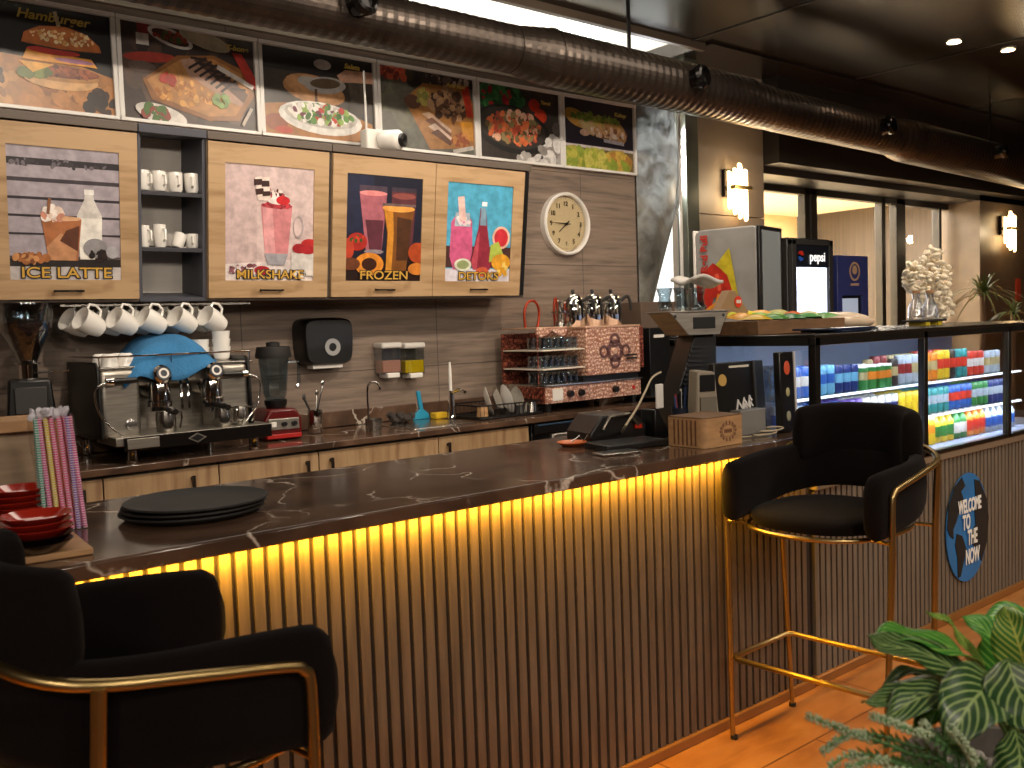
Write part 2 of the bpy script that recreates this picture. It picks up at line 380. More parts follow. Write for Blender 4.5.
# ceiling: glossy brown panels, with a lit slot between it and the back wall
m = MB(); m.box(-3, 14, -4, 4.28, 3.32, 3.4)
struct(m.box(5.34, 14, 4.2, 5.2, 3.30, 3.4).build('ceiling', m_ceil, smooth=0))
m = MB()
for x in (1.2, 3.2, 5.2, 7.2, 9.2): m.box(x-.006, x+.006, -4, 4.28, 3.314, 3.322)
m.box(-3, 14, 1.6, 1.612, 3.314, 3.322)
struct(m.build('trim_2', m_blackm, smooth=0))
struct(MB().box(-3, 6.4, 5.3, 5.4, 0, 4.2).build('wall_plenum', M('white_paint', '#d9d6cf', .7), smooth=0))
struct(MB().box(6.4, 6.44, 4.62, 5.4, 0, 3.4).build('wall_light_blocker', M('white_paint', '#d9d6cf', .7), smooth=0))  # unseen panel added to block light leaking in beside the recess
struct(MB().box(-3, 6.4, 4.28, 5.4, 4.2, 4.25).box(5.34, 5.4, 4.26, 5.3, 3.4, 4.2).build('wall_plenum_top', M('white_paint', '#d9d6cf', .7), smooth=0))
area('cove_light', (2.3, 4.75, 4.1), (2.3, 5.3, 3.0), 6, .3, 120, (1, .93, .82))
area('film_backlight', (5.26, 4.68, 2.60), (5.23, 4.5, 2.58), .10, .42, 130, (.97, .98, 1), 130)  # lamp added behind the film to make its bright reflected patch
struct(MB().box(4.9, 6.38, 5.27, 5.29, .9, 4.1).build('window_6', M('white_glow_pane', '#f2f6f4', emit=1.1), smooth=0))  # glowing panel added so the gap beside the film shows white
# soffit edge of the ceiling
struct(MB().box(-3, 5.34, 4.26, 4.30, 3.27, 3.4).build('trim_3', M('brown_soffit', '#4c4034', .4), smooth=0))
# steel clad return and beige wall panels to the right of the gap
m_beige = M('beige_wall_panel', '#85786a', .45, noise=.12, nscale=2)
m = MB(); m.box(5.42, 5.56, 4.52, 4.62, 0, 3.32)
struct(m.build('wall_pillar', M('grey_green_metal', '#5a5d52', .3, .4, noise=.2, nscale=3), bev=.006))
m = MB(); m.box(5.57, 6.47, 4.60, 4.8, 0, 2.19); m.box(5.57, 6.47, 4.60, 4.8, 2.196, 3.32)
struct(m.build('wall_right_of_bar', m_beige, bev=.003))
struct(MB().box(6.47, 12.2, 4.45, 4.7, 2.62, 3.32).box(6.47, 12.2, 4.62, 5.1, 2.56, 2.66).build('wall_header', M('dark_header', '#1d1a18', .35), smooth=0))
struct(MB().box(10.45, 11.45, 4.9, 5.2, 0, 2.7).build('wall_dark', M('dark_wall_panel', '#241c15', .6), smooth=0))
m = MB(); m.box(10.35, 11.75, 4.62, 5.1, 0, 2.62)
struct(m.build('wall_far_pillar', M('grey_brown_panel', '#5a4c3d', .4, noise=.15), smooth=0))
struct(MB().box(11.75, 14, 4.62, 5.0, 0, 3.3).build('wall_far', M('warm_stone', '#a5794a', .6), smooth=0))
struct(MB().box(13.9, 14, -4, 5, 0, 3.4).build('wall_end', M('warm_brown_wall', '#6b4a2e', .6), smooth=0))
struct(MB().box(-3, 14, -4.1, -4, 0, 3.4).build('wall_front', M('brown_dining_wall', '#4a382a', .7), smooth=0))
struct(MB().box(-3.1, -3, -4, 5.4, 0, 3.4).build('wall_left', M('brown_dining_wall', '#4a382a', .7), smooth=0))
# mall corridor seen through the glass
m_cream = M('cream_corridor_wall', '#e6d8bf', .7)
struct(MB().box(6.3, 15.5, 8.9, 9.0, 0, 3.6).build('wall_corridor', M('corridor_shop_wall', '#e3cf9e', .7, noise=.08), smooth=0))
struct(MB().box(6.3, 15.5, 5.1, 9.0, 3.0, 3.1).build('ceiling_corridor', m_cream, smooth=0))
struct(MB().box(6.3, 6.4, 5.1, 9, 0, 3.0).build('wall_corridor_left', m_cream, smooth=0))
struct(MB().box(13.4, 13.5, 5.1, 9, 0, 3.0).build('wall_corridor_right', M('dark_ribbed_wall', '#3a2f26', .6, noise=.5, nscale=4, stretch=(14, 14, .2)), smooth=0))
area('corridor_light', (9.5, 7.0, 2.95), (9.5, 7.0, 0), 5.5, 2.5, 1300, (1, .92, .78))
# glazing
m = MB(); YG = 5.0
for x0, x1 in ((6.43, 6.52), (7.60, 7.68), (7.70, 7.80), (8.95, 9.02), (9.24, 9.42), (10.15, 10.2)): m.box(x0, x1, YG-.04, YG+.04, 0, 2.56)
m.box(6.43, 10.45, YG-.04, YG+.04, 2.50, 2.58)
struct(m.build('window_frame', M('dark_window_frame', '#1f1c19', .4, .3), bev=.004))
for i, (x0, x1) in enumerate(((6.52, 7.60), (9.02, 9.24), (9.42, 10.15), (10.2, 10.45))):
    struct(MB().box(x0, x1, YG-.005, YG+.005, 0, 2.5).build('window_%d' % (i+1), m_pane, smooth=0))
for i, (x, y) in enumerate(((7.2, 6.2), (8.1, 6.6), (8.6, 6.0), (8.2, 7.4), (9.4, 7.4), (9.2, 6.2), (7.6, 7.8))):
    c = MB().lathe([(0, 0), (.07, 0), (.08, .01)], (x, y, 2.985), 16).build('corridor_downlight', M('lamp_glow', '#fff0d0', emit=9))
    tag(c, 'small round recessed lamp in the corridor ceiling, %s' % ('seen through the leftmost pane', 'left of the opening, near', 'in the opening, nearest the glass', 'in the opening, farther in', 'deep inside on the right', 'right side, close to the glass', 'farthest back on the left')[i], 'ceiling light', 'corridor ceiling lamps')

# mottled reflective sheet closing the gap beside the tiled wall, its lower right corner cut away
def sheet(u, v):
    z = v*2.05+.9
    xr = 5.335 if z > 2.25 else 5.335-(2.25-z)*.33
    x = 4.875+(xr-4.875)*u
    return (x, 4.56-.05*math.sin(u*PI)+.03*u*math.sin(v*6), z)
struct(MB().grid(sheet, 12, 30).build('wall_gap_sheet', mottled(), solid=.006, smooth=60))
struct(MB().tube([(5.34, 4.52, .9), (5.345, 4.52, 3.2)], .012, 8).build('trim_4', m_white))
m = MB(); m.box(4.87, 4.884, YW-.006, YW+.1, .9, 2.93)
struct(m.build('trim_5', m_steel))

# ================================================================== BAR COUNTER
XL, XF = -.9, 3.03
bar = thing('bar_counter', 'long bar counter fronted with narrow vertical brown slats, glowing amber along its top', 'counter', (0, 0, 0))
m = MB(); m.box(XL, XF+.01, 1.987, 2.02, .03, .927, 1)
x = XL
def slat(m, x, z0, z1, y=1.975):
    w = .0255; m.box(x, x+w, y, y+.02, z0, z1, 0)
while x < XF-.02: slat(m, x, .03, .927); x += .038
m.build('slatted_panel', [m_slat, m_gap], bar, smooth=0)
MB().box(XL, XF, 2.02, 2.55, .0, .925).build('body', M('dark_laminate', '#2a211b', .6), bar, smooth=0)
MB().box(XL, XF, 1.962, 2.0, 0, .035).build('plinth', M('copper_brown_plinth', '#9a6a3a', .35, .3), bar, bev=.004)
slab = MB().box(XL, 3.035, 1.935, 2.66, .928, ZS).build('bar_slab', m_marble, bev=.006, smooth=30)
tag(slab, 'polished dark brown marble slab with thin white veins, topping the long bar', 'countertop')
led = MB().box(XL, XF, 1.952, 1.962, .9268, .9279).build('led_tape', M('amber_led', '#ffb21a', emit=14))
tag(led, 'glowing amber light strip under the front edge of the marble slab', 'light strip')

# ---- display fridge at the right end of the bar
FX0, FX1, FY0, FY1, FZ0, FZ1 = 3.05, 5.55, 1.955, 2.66, .775, 1.315
fr = thing('display_fridge', 'long black framed glass drinks fridge with lit shelves, right of the bar', 'fridge', (0, 0, 0))
m = MB(); m.box(FX0, FX1, 1.99, 2.02, .03, .75, 1); x = FX0+.008
while x < FX1: slat(m, x, .03, .745); x += .038
m.build('slatted_panel', [M('grey_brown_slat', '#72685c', .42, noise=.2, nscale=6, stretch=(10, 10, .8)), m_gap], fr, smooth=0)
MB().box(FX0, FX1, 2.02, FY1, .0, .76).build('base', m_blackm, fr, smooth=0)
MB().box(FX0, FX1, 1.962, 2.0, 0, .035).build('plinth', M('copper_brown_plinth', '#9a6a3a', .35, .3), fr, bev=.004)
MB().box(FX0, FX1, 1.958, 2.01, .745, .778).build('sill', M('taupe_sill', '#7c6c5a', .4), fr, bev=.003)
m = MB()
for xx in (FX0, 3.862, 4.68, FX1-.03): m.box(xx, xx+.032, FY0, FY0+.03, FZ0, FZ1)
m.box(FX0, FX0+.03, FY1-.03, FY1, FZ0, FZ1); m.box(FX0, FX1, FY0, FY0+.03, FZ1-.03, FZ1); m.box(FX0, FX0+.03, FY0, FY1, FZ1-.03, FZ1); m.box(FX0, FX1, FY0, FY0+.03, FZ0, FZ0+.02); m.box(FX0, FX0+.03, FY0, FY1, FZ0, FZ0+.02)
m.build('frame', M('black_frame', '#12110f', .35), fr, bev=.003)
for x0, x1 in ((FX0+.032, 3.862), (3.894, 4.68), (4.712, FX1-.03)): MB().box(x0, x1, FY0+.008, FY0+.014, FZ0+.02, FZ1-.03).build('front_pane', m_glass, fr, smooth=0)
MB().box(FX0+.01, FX0+.016, FY0+.03, FY1-.03, FZ0+.02, FZ1-.03).build('side_pane', m_glass, fr, smooth=0)
MB().box(FX0, FX1, FY0+.0, FY1, FZ1, FZ1+.012).build('top', M('dark_top', '#1a1816', .25), fr, bev=.003)
MB().box(FX0+.03, FX1, FY1-.02, FY1, FZ0, FZ1-.03).build('back_panel', M('pale_blue_liner', '#8f9bb5', .5), fr, smooth=0)
MB().box(FX0+.03, FX1, FY0+.03, FY1, FZ0-.02, FZ0+.006).build('floor_tray', M('pale_blue_liner', '#8f9bb5', .5), fr, smooth=0)
SH = (0.915, 1.07)   # glass shelves
m_led = M('white_led', '#e9f2ff', emit=1.6)
for z in SH:
    s_ = MB().box(FX0+.06, 5.2, 2.12, FY1-.03, z-.008, z).build('shelf', glass('shelf_glass', '#c9e6ea', .2, .03, .08), fr, smooth=0)
    MB().box(FX0+.06, 5.2, 2.108, 2.12, z-.008, z+.001).build('shelf_light', m_led, s_, smooth=0)
for i, (z, pw) in enumerate(((FZ1-.04, 6), (SH[1]-.015, 3.5), (SH[0]-.015, 3.5))):
    area('fridge_light_%d' % i, (4.15, 2.08, z), (4.15, 2.3, z-.4), 2.1, .02, pw, COOL, 170)
# sign on the slats : blue globe with lettering
sg = thing('globe_sign', 'round blue and black globe sign with white lettering on the slats below the drinks fridge', 'sign', atY(967, 527, 1.968))
sx, sz = .205, .25   # half sizes
def blob(pts, y, mat, name, s=1): return MB().prism([(a*sx, b*sz) for a, b in pts], y-.004, y, 'y').build(name, mat, sg, smooth=0)
circ = [(math.cos(2*PI*i/48), math.sin(2*PI*i/48)) for i in range(48)]
blob(circ, 0, M('sign_blue', '#2a72b4', .5, noise=.15), 'disc')
lands = [[(-.98, .1), (-.9, .5), (-.62, .82), (-.3, .95), (-.15, .78), (-.35, .7), (-.2, .5), (-.4, .42), (-.55, .2), (-.72, .05), (-.7, -.12), (-.85, -.05)],
         [(-.55, -.05), (-.3, -.12), (-.1, -.4), (-.25, -.62), (-.38, -.85), (-.5, -.86), (-.52, -.5), (-.62, -.25)],
         [(.3, .85), (.55, .8), (.9, .42), (.99, .05), (.9, -.4), (.62, -.72), (.5, -.5), (.2, -.35), (.15, -.1), (.35, .0), (.3, .3), (.55, .3), (.35, .55)]]
for l in lands: blob(l, -.004, M('sign_black', '#1b1d1f', .6), 'landmass')
m_sw = M('sign_white', '#f0efe9', .5)
for s, x, z, h in (('WELCOME', .02, .40, .062), ('TO', -.12, .10, .07), ('THE', .12, -.2, .07), ('NOW', .12, -.55, .07)):
    text(s, h*1.35, (x*sx*1.2, -.012, z*sz), m_sw, sg, w=.55, bold=.003)

# ================================================================== BACK COUNTER
BX0, BX1, BY = -.2, 3.335, 3.93
edges = [(-.2, .63), (.63, 1.08), (1.08, 1.56), (1.56, 2.04), (2.04, 2.72), (2.72, 3.33)]
hs = [(.5,), (1.0,), (1.14, ), (1.97,), (2.10,), (2.78, 2.66)]
def base_unit(x0, x1, handle_x, label):
    t = thing('base_cabinet', label, 'cabinet', (x0, BY, 0), group='oak base cabinets behind the bar')
    w = x1-x0
    MB().box(.002, w-.002, .03, .58, .08, ZW-.032).build('carcass', m_dgrey, t, smooth=0)
    d = MB().box(.003, w-.003, .005, .028, .1, ZW-.045).build('door', m_oakv, t, bev=.002)
    for hx in handle_x:
        MB().box(hx-x0-.007, hx-x0+.007, -.022, -.012, .70, .81).box(hx-x0-.006, hx-x0+.006, -.014, .005, .705, .72).box(hx-x0-.006, hx-x0+.006, -.014, .005, .79, .805).build('handle', M('dark_bronze', '#231a14', .4, .5), d, bev=.002)
    MB().box(.01, w-.01, .06, .1, 0, .08).build('plinth', m_blackm, t, smooth=0)
lab = ['leftmost oak base cabinet, hidden mostly by the pale wooden crate', 'oak base cabinet just right of the straw packet', 'oak base cabinet under the left half of the espresso machine',
       'oak base cabinet with its dark handle below the red blender', 'oak base cabinet under the small drinking tap, handle at its left', 'rightmost oak base cabinet, under the wire dish rack']
for (a, b), h_, l in zip(edges, [(.55,), (1.0,), (1.44,), (1.975,), (2.10,), (2.775,)], lab): base_unit(a, b, h_, l)
w = MB().box(BX0, 4.86, BY-.02, YW-.001, ZW-.03, ZW).box(BX0, 4.86, YW-.022, YW-.001, ZW, ZW+.085).build('back_worktop', m_marble, bev=.004)
tag(w, 'dark veined marble worktop with low upstand behind the bar, carrying the espresso machine', 'countertop')
# under-counter machine beneath the copper tea maker
ov = thing('undercounter_washer', 'stainless steel undercounter glasswasher with black control strip, below the copper tea maker', 'dishwasher', (3.36, BY-.01, 0))
MB().box(0, .62, .03, .55, .02, ZW-.035).build('body', m_black, ov, bev=.004)
MB().box(.13, .6, 0, .03, .08, .78).build('door', m_bsteel, ov, bev=.006)
cp = MB().box(.0, .62, .0, .03, .79, ZW-.04).build('control_strip', m_black, ov, bev=.003)
MB().box(.02, .40, -.004, 0, .835, .843).build('light_line', M('blue_gloss_line', '#4d6d8a', .2, .5), cp)
MB().box(.40, .55, -.006, 0, .80, .83).build('switch_plate', m_dgrey, cp)
bk = MB().box(4.0, 4.84, BY+.02, YW-.02, 0, ZW-.035).build('black_base_unit', m_black, bev=.004)
tag(bk, 'plain black base unit right of the steel glasswasher, behind the till', 'cabinet')

# ================================================================== UPPER CABINETS
CY, CZ0, CZ1, TILT = 4.245, 1.56, 2.325, R(7.5)
def upper(x0, x1, label, open_=False):
    t = thing('wall_cabinet', label, 'cabinet', (x0, CY, CZ0), rx=TILT, group='wall cabinets above the espresso machine')
    w = x1-x0; h = CZ1-CZ0; c = m_grey; D = .27
    m = MB(); m.box(0, w, 0, D, 0, .018); m.box(0, w, -.02, D, h-.035, h); m.box(0, .014, 0, D, .018, h-.035); m.box(w-.014, w, 0, D, .018, h-.035)
    m.build('carcass', c if not open_ else M('blue_grey_board', '#45464f', .5), t, bev=.002)
    MB().box(.014, w-.014, D-.012, D, .018, h-.035).build('back_panel', M('pale_grey_board', '#ebe4da', .6, noise=.06, nscale=2, stretch=(1, 1, 10)), t, smooth=0)
    return t, w, h
def door(t, x0, x1, shapes, word, wsize, ww=1.25, hx=.5):
    z0, z1 = .016, .722; w = x1-x0; d = MB(); y0 = -.022
    a, b, c, e = .13, .87, .115, .875
    d.box(x0, x1, y0, -.004, z0, z0+(z1-z0)*c); d.box(x0, x1, y0, -.004, z0+(z1-z0)*e, z1)
    d.box(x0, x0+w*a, y0, -.004, z0+(z1-z0)*c, z0+(z1-z0)*e); d.box(x0+w*b, x1, y0, -.004, z0+(z1-z0)*c, z0+(z1-z0)*e)
    d.box(x0+w*a, x0+w*b, y0+.006, -.004, z0+(z1-z0)*c, z0+(z1-z0)*e)
    o = d.build('door', m_oak, t, smooth=0)
    W_, H_ = w*(b-a), (z1-z0)*(e-c)
    picture(o, W_, H_, shapes, (x0+w*a, y0+.0055, z0+(z1-z0)*c))
    zc = z0+(z1-z0)*c+H_*.052
    text(word, wsize, (x0+w/2, y0-.0015, zc), M('lettering_black', '#17120c', .5), o, w=ww, bold=.004)
    text(word, wsize, (x0+w/2, y0-.003, zc), M('lettering_gold', '#c79a3a', .5), o, w=ww, bold=.0006)
    hm = MB(); hc = x0+w*hx; hm.box(hc-.06, hc+.06, y0-.022, y0-.014, .048, .057); hm.box(hc-.055, hc-.047, y0-.016, y0, .048, .057); hm.box(hc+.047, hc+.055, y0-.016, y0, .048, .057)
    hm.build('handle', M('dark_bronze', '#231a14', .4, .5), o, bev=.002)
ice = [('r', 0, 0, 1, 1, '#a39aa2'), ('r', 0, .86, 1, .91, '#2b272c'), ('r', 0, .735, 1, .765, '#3d363c'), ('r', 0, .605, 1, .625, '#2f2a30'), ('r', 0, .475, 1, .492, '#2f2a30'), ('r', 0, .34, 1, .355, '#352f34'),
       ('n', .5, .88, .5, .03, 40, .02, ['#6b646b', '#3a3439'], 3), ('r', 0, 0, 1, .18, '#59504e'), ('r', 0, .1, 1, .16, '#2a2322'), ('r', 0, 0, 1, .1, '#b9b2b0'),
       ('p', [(.62, .16), (.82, .16), (.83, .5), (.76, .62), (.75, .68), (.68, .68), (.67, .62), (.6, .5)], '#cfcac4'), ('r', .67, .66, .76, .7, '#e6e2de'), ('p', [(.62, .16), (.82, .16), (.83, .48), (.61, .48)], '#e9e5dc'),
       ('p', [(.34, .15), (.6, .15), (.64, .47), (.28, .47)], '#a5673f'), ('p', [(.34, .15), (.58, .15), (.6, .27), (.45, .36), (.32, .25)], '#c08a62'), ('p', [(.44, .3), (.6, .22), (.62, .42), (.5, .38)], '#5d3423'), ('e', .46, .47, .18, .02, '#d9a982'),
       ('n', .38, .5, .1, .045, 26, .035, ['#e8d0c0', '#c98a72', '#f3e8df'], 5), ('l', (.34, .5), (.36, .62), .006, '#8b5a3a'),
       ('n', .17, .16, .15, .035, 24, .035, ['#a5683c', '#c58b58', '#7d4a2a'], 8), ('e', .76, .25, .11, .075, '#8d8a8c'), ('n', .78, .19, .1, .035, 24, .025, ['#1c1413', '#32211c'], 9), ('e', .92, .22, .06, .05, '#a7a4a8')]
milk = [('r', 0, 0, 1, 1, '#cdb7b4'), ('r', 0, 0, .35, 1, '#c5aeac'), ('p', [(0, 0), (1, 0), (1, .2), (0, .14)], '#dcd0cc'), ('p', [(.44, .22), (.7, .22), (.75, .66), (.39, .66)], '#c98084'), ('p', [(.44, .22), (.56, .22), (.52, .64), (.41, .64)], '#d89a9c'),
        ('e', .57, .66, .18, .025, '#b4444c'), ('n', .57, .665, .17, .018, 24, .02, ['#c03a44', '#8d2430'], 2), ('e', .58, .72, .13, .05, '#efe4df'), ('n', .55, .76, .12, .05, 22, .02, ['#b04a50', '#f0dfd8', '#5a2320'], 4), ('e', .64, .71, .08, .04, '#c8262c'),
        ('l', (.4, .7), (.36, .9), .018, '#e7d6cb'), ('l', (.46, .7), (.44, .9), .018, '#e7d6cb'), ('l', (.38, .75), (.37, .8), .02, '#3a221c'), ('l', (.36, .83), (.355, .88), .02, '#3a221c'), ('l', (.45, .74), (.445, .78), .02, '#3a221c'), ('l', (.44, .82), (.435, .87), .02, '#3a221c'),
        ('e', .82, .48, .06, .1, '#a89a9a'), ('e', .81, .48, .045, .08, '#cdb7b4'), ('p', [(.47, .14), (.66, .14), (.7, .24), (.43, .24)], '#9c9aa0'), ('r', .74, .04, 1, .25, '#cfc9c4'), ('e', .95, .33, .1, .05, '#b82a2a'), ('e', .83, .29, .08, .045, '#9d2028'), ('e', .93, .28, .09, .04, '#a8242a'),
        ('n', .25, .1, .22, .035, 40, .03, ['#8d5a62', '#e2d4d2', '#6b3a42'], 6), ('e', .4, .09, .09, .04, '#a5222c'), ('n', .85, .06, .14, .04, 16, .03, ['#3a2a26', '#d8cfc8'], 7)]
froz = [('r', 0, 0, 1, 1, '#1a1c2e'), ('r', 0, .45, .35, 1, '#22263e'), ('r', 0, 0, 1, .22, '#24130e'), ('p', [(.6, .3), (.88, .3), (.92, .86), (.58, .86)], '#5b2f36'), ('r', .58, .86, .92, .9, '#3d3340'), ('e', .75, .82, .16, .03, '#8a4a44'),
        ('p', [(.26, .26), (.46, .26), (.52, .84), (.16, .84)], '#a8606c'), ('p', [(.3, .3), (.46, .3), (.48, .58), (.24, .58)], '#5c2c38'), ('r', .16, .84, .52, .9, '#4a3c4a'), ('e', .34, .83, .18, .025, '#e08a8a'), ('e', .36, .28, .13, .02, '#8d8288'),
        ('p', [(.52, .1), (.8, .1), (.84, .46), (.9, .71), (.47, .71), (.53, .46)], '#7a4a1e'), ('p', [(.52, .1), (.6, .1), (.62, .46), (.6, .7), (.48, .7), (.54, .46)], '#c8862c'), ('p', [(.66, .2), (.82, .2), (.86, .6), (.66, .62)], '#4a2c18'), ('e', .68, .7, .22, .035, '#e8a04c'), ('r', .46, .72, .91, .745, '#6d5a58'),
        ('e', .14, .37, .13, .085, '#a62a22'), ('e', .02, .3, .08, .1, '#b8402a'), ('n', .14, .4, .09, .03, 14, .02, ['#3c5a2a', '#c8402a'], 3), ('e', .3, .16, .19, .11, '#d9882c'), ('e', .3, .16, .1, .06, '#3a1a0e'), ('e', .06, .16, .12, .06, '#6b3a22'), ('e', .95, .28, .13, .1, '#a8441e'), ('e', .95, .12, .13, .06, '#c87a30')]
deto = [('r', 0, 0, 1, 1, '#4fa3c4'), ('r', 0, .14, 1, .36, '#4b2f2c'), ('r', 0, 0, 1, .13, '#cfc9d2'), ('p', [(.12, .12), (.34, .12), (.4, .3), (.38, .62), (.32, .68), (.14, .68), (.07, .6), (.06, .25)], '#c85a84'), ('p', [(.12, .56), (.36, .56), (.34, .7), (.13, .7)], '#a9b6c4'), ('n', .24, .62, .12, .03, 14, .03, ['#e08aa4', '#f0dce0'], 2),
        ('l', (.24, .62), (.2, .86), .022, '#e8c0b8'), ('p', [(.42, .12), (.68, .12), (.7, .2), (.62, .55), (.58, .76), (.5, .76), (.48, .55), (.38, .2)], '#8d2a3c'), ('p', [(.5, .58), (.6, .58), (.58, .76), (.51, .76)], '#7d9cb0'), ('l', (.52, .8), (.6, .8), .012, '#dfe4ea'), ('p', [(.42, .12), (.48, .12), (.5, .5), (.48, .5), (.39, .2)], '#b84a5a'),
        ('e', .84, .46, .14, .12, '#e8b8a0'), ('e', .84, .46, .11, .095, '#c8303a'), ('p', [(.66, .2), (.9, .26), (.8, .42), (.68, .38)], '#a8b84c'), ('e', .85, .2, .15, .09, '#d99a2c'), ('e', .26, .17, .13, .065, '#d8d8c4'), ('e', .26, .17, .09, .045, '#8f9b6a'), ('e', .56, .1, .1, .05, '#c85a3a'), ('n', .9, .12, .1, .06, 14, .03, ['#d99a2c', '#e8c86a'], 5)]
t, w, h = upper(.775, 1.362, 'oak wall cabinet whose door shows an iced coffee picture, lettered ICE LATTE')
door(t, 0, w-.004, ice, 'ICE LATTE', .062)
to, w, h = upper(1.366, 1.664, 'narrow open shelf unit with white cups between two oak picture doors', True)
SHZ = [atY(170, 193, 4.24).z, atY(170, 248, 4.24).z]
for z in SHZ: MB().box(.014, w-.014, .0, .255, z-CZ0-.018, z-CZ0).build('shelf', M('dark_blue_shelf', '#33333a', .5), to, bev=.002)
t, w, h = upper(1.668, 2.292, 'oak wall cabinet with pink drink picture, lettered MILKSHAKE')
door(t, .002, w-.016, milk, 'MILKSHAKE', .058, 1.15)
t, w, h = upper(2.296, 3.58, 'double oak wall cabinet with dark smoothie and blue juice pictures, lettered FROZEN and DETOKS')
door(t, .004, .615, froz, 'FROZEN', .062)
door(t, .619, 1.235, deto, 'DETOKS', .060)
MB().box(1.235, 1.275, -.012, -.002, .016, .722).build('end_filler', m_black, t, smooth=0)

# cups on the open shelves
cup0 = MB().lathe([(0, .0), (.024, 0), (.03, .01), (.032, .075), (.030, .075), (.027, .012), (0, .008)], (0, 0, 0), 18).tube([(.03, 0, .06), (.05, 0, .055), (.05, 0, .025), (.03, 0, .02)], .005, 6)
cupo = None
for r_, z in enumerate(SHZ):
    for k in range(4):
        x = 1.405+k*.073; lb = '%s white cup from the left on the %s open cabinet shelf' % (('first', 'second', 'third', 'fourth')[k], ('upper', 'lower')[r_])
        y = 4.30 - (z-CZ0)*math.sin(TILT)
        if cupo is None: cupo = tag(cup0.build('cup', m_ceram), lb, 'cup'); c = cupo
        else: c = cupo.copy(); COL.objects.link(c); c['label'] = lb
        c['group'] = 'white cups on the open cabinet shelves'
        c.location = (x, y, z+.004); c.rotation_euler = (0, 0, R(-60-15*k)); s = 1.15 if r_ == 0 else (1.25, 1.35, .9, .85)[k]
        c.scale = (1, 1, s) if r_ == 0 else (.9, .9, s)
        if r_ == 1 and k == 2: c.rotation_euler = (0, R(24), .3)
# hook rail and hanging mugs
rail = thing('mug_rail', 'steel hook rail for mugs under the oak wall cabinets', 'rail', (1.05, 4.30, 1.545))
MB().box(0, .85, -.01, .09, 0, .008).build('bar', m_steel, rail)
mugX = [1.155, 1.292, 1.42, 1.555, 1.695]
def hook(x, y):
    MB().tube([(x-1.05, y-4.30, .002), (x-1.05, y-4.30, -.02), (x-1.05+.008, y-4.30, -.03), (x-1.05+.016, y-4.30, -.02)], .0025, 6).build('hook', m_steel, rail)
mg = thing('mug', 'm', 'mug')
MB().lathe([(0, 0), (.026, 0), (.034, .006), (.045, .05), (.047, .1), (.044, .1), (.041, .05), (.03, .012), (0, .01)], (0, 0, 0), 24).build('body', m_ceram, mg)
MB().tube([(.043, 0, .088), (.066, 0, .086), (.076, 0, .06), (.066, 0, .034), (.040, 0, .028)], .0055, 8).build('handle', m_ceram, mg)
for k, x in enumerate(mugX):
    for b in (0, 1):
        o = mg if (k == 0 and b == 0) else copy_tree(mg)
        xx, yy = x-.03*b, 4.25+.10*b
        o.location = (xx+.045, yy, 1.442); o.scale = (1.1, 1.1, 1.1)
        o.rotation_euler = Euler((0, R(-62), R(18-8*(k == 2))))
        o['label'] = '%s white mug of the %s row hanging from hooks under the cabinets' % (('leftmost', 'second', 'middle', 'fourth', 'rightmost')[k], ('front', 'rear')[b])
        o['group'] = 'white mugs hanging on hooks'
        if b == 0: hook(xx, yy)

# ================================================================== MENU POSTERS
PX0, PW, PZ0, PZ1 = .72, .69, 2.405, 2.885
P1 = [('r', 0, 0, 1, 1, '#120d0b'), ('p', [(0, 0), (1, 0), (1, .38), (.8, .46), (.2, .5), (0, .52)], '#a8703a'), ('n', .5, .18, .5, .16, 40, .05, ['#b87c40', '#8f5a2c', '#c08a4c'], 21), ('n', .95, .12, .14, .12, 16, .04, ['#3a2114', '#241410'], 22), ('n', .2, .28, .1, .06, 12, .03, ['#2b160e', '#4a2a18'], 23),
      ('e', .12, .72, .16, .17, '#9a5426'), ('n', .12, .76, .14, .1, 40, .012, ['#d9a25c', '#c08038'], 24), ('r', 0, .5, .26, .62, '#3a1c12'), ('e', .08, .58, .12, .03, '#d99a2c'), ('e', .12, .48, .15, .05, '#a5683a'),
      ('e', .66, .30, .24, .10, '#d9a870'), ('e', .66, .34, .25, .06, '#b88448'), ('e', .67, .38, .24, .06, '#7a3a20'), ('n', .67, .38, .22, .05, 40, .02, ['#8d4a2a', '#5a2818', '#a85a34'], 25), ('n', .5, .35, .1, .03, 12, .03, ['#7a8a3a', '#5a6b2a'], 26), ('p', [(.42, .46), (.9, .46), (.86, .54), (.45, .56)], '#e0962a'), ('p', [(.4, .44), (.62, .44), (.48, .34)], '#e8a838'),
      ('e', .62, .57, .17, .035, '#b8342a'), ('e', .75, .5, .13, .022, '#a86a8a'), ('e', .68, .62, .24, .03, '#3a2a1c'), ('p', [(.42, .62), (.44, .72), (.54, .8), (.7, .83), (.84, .78), (.92, .68), (.93, .62), (.68, .6)], '#b8682e'), ('n', .68, .72, .2, .07, 70, .012, ['#e8c088', '#d9a25c', '#f0d8a8'], 27),
      ('l', (.66, .82), (.64, .96), .008, '#d9c89a')]
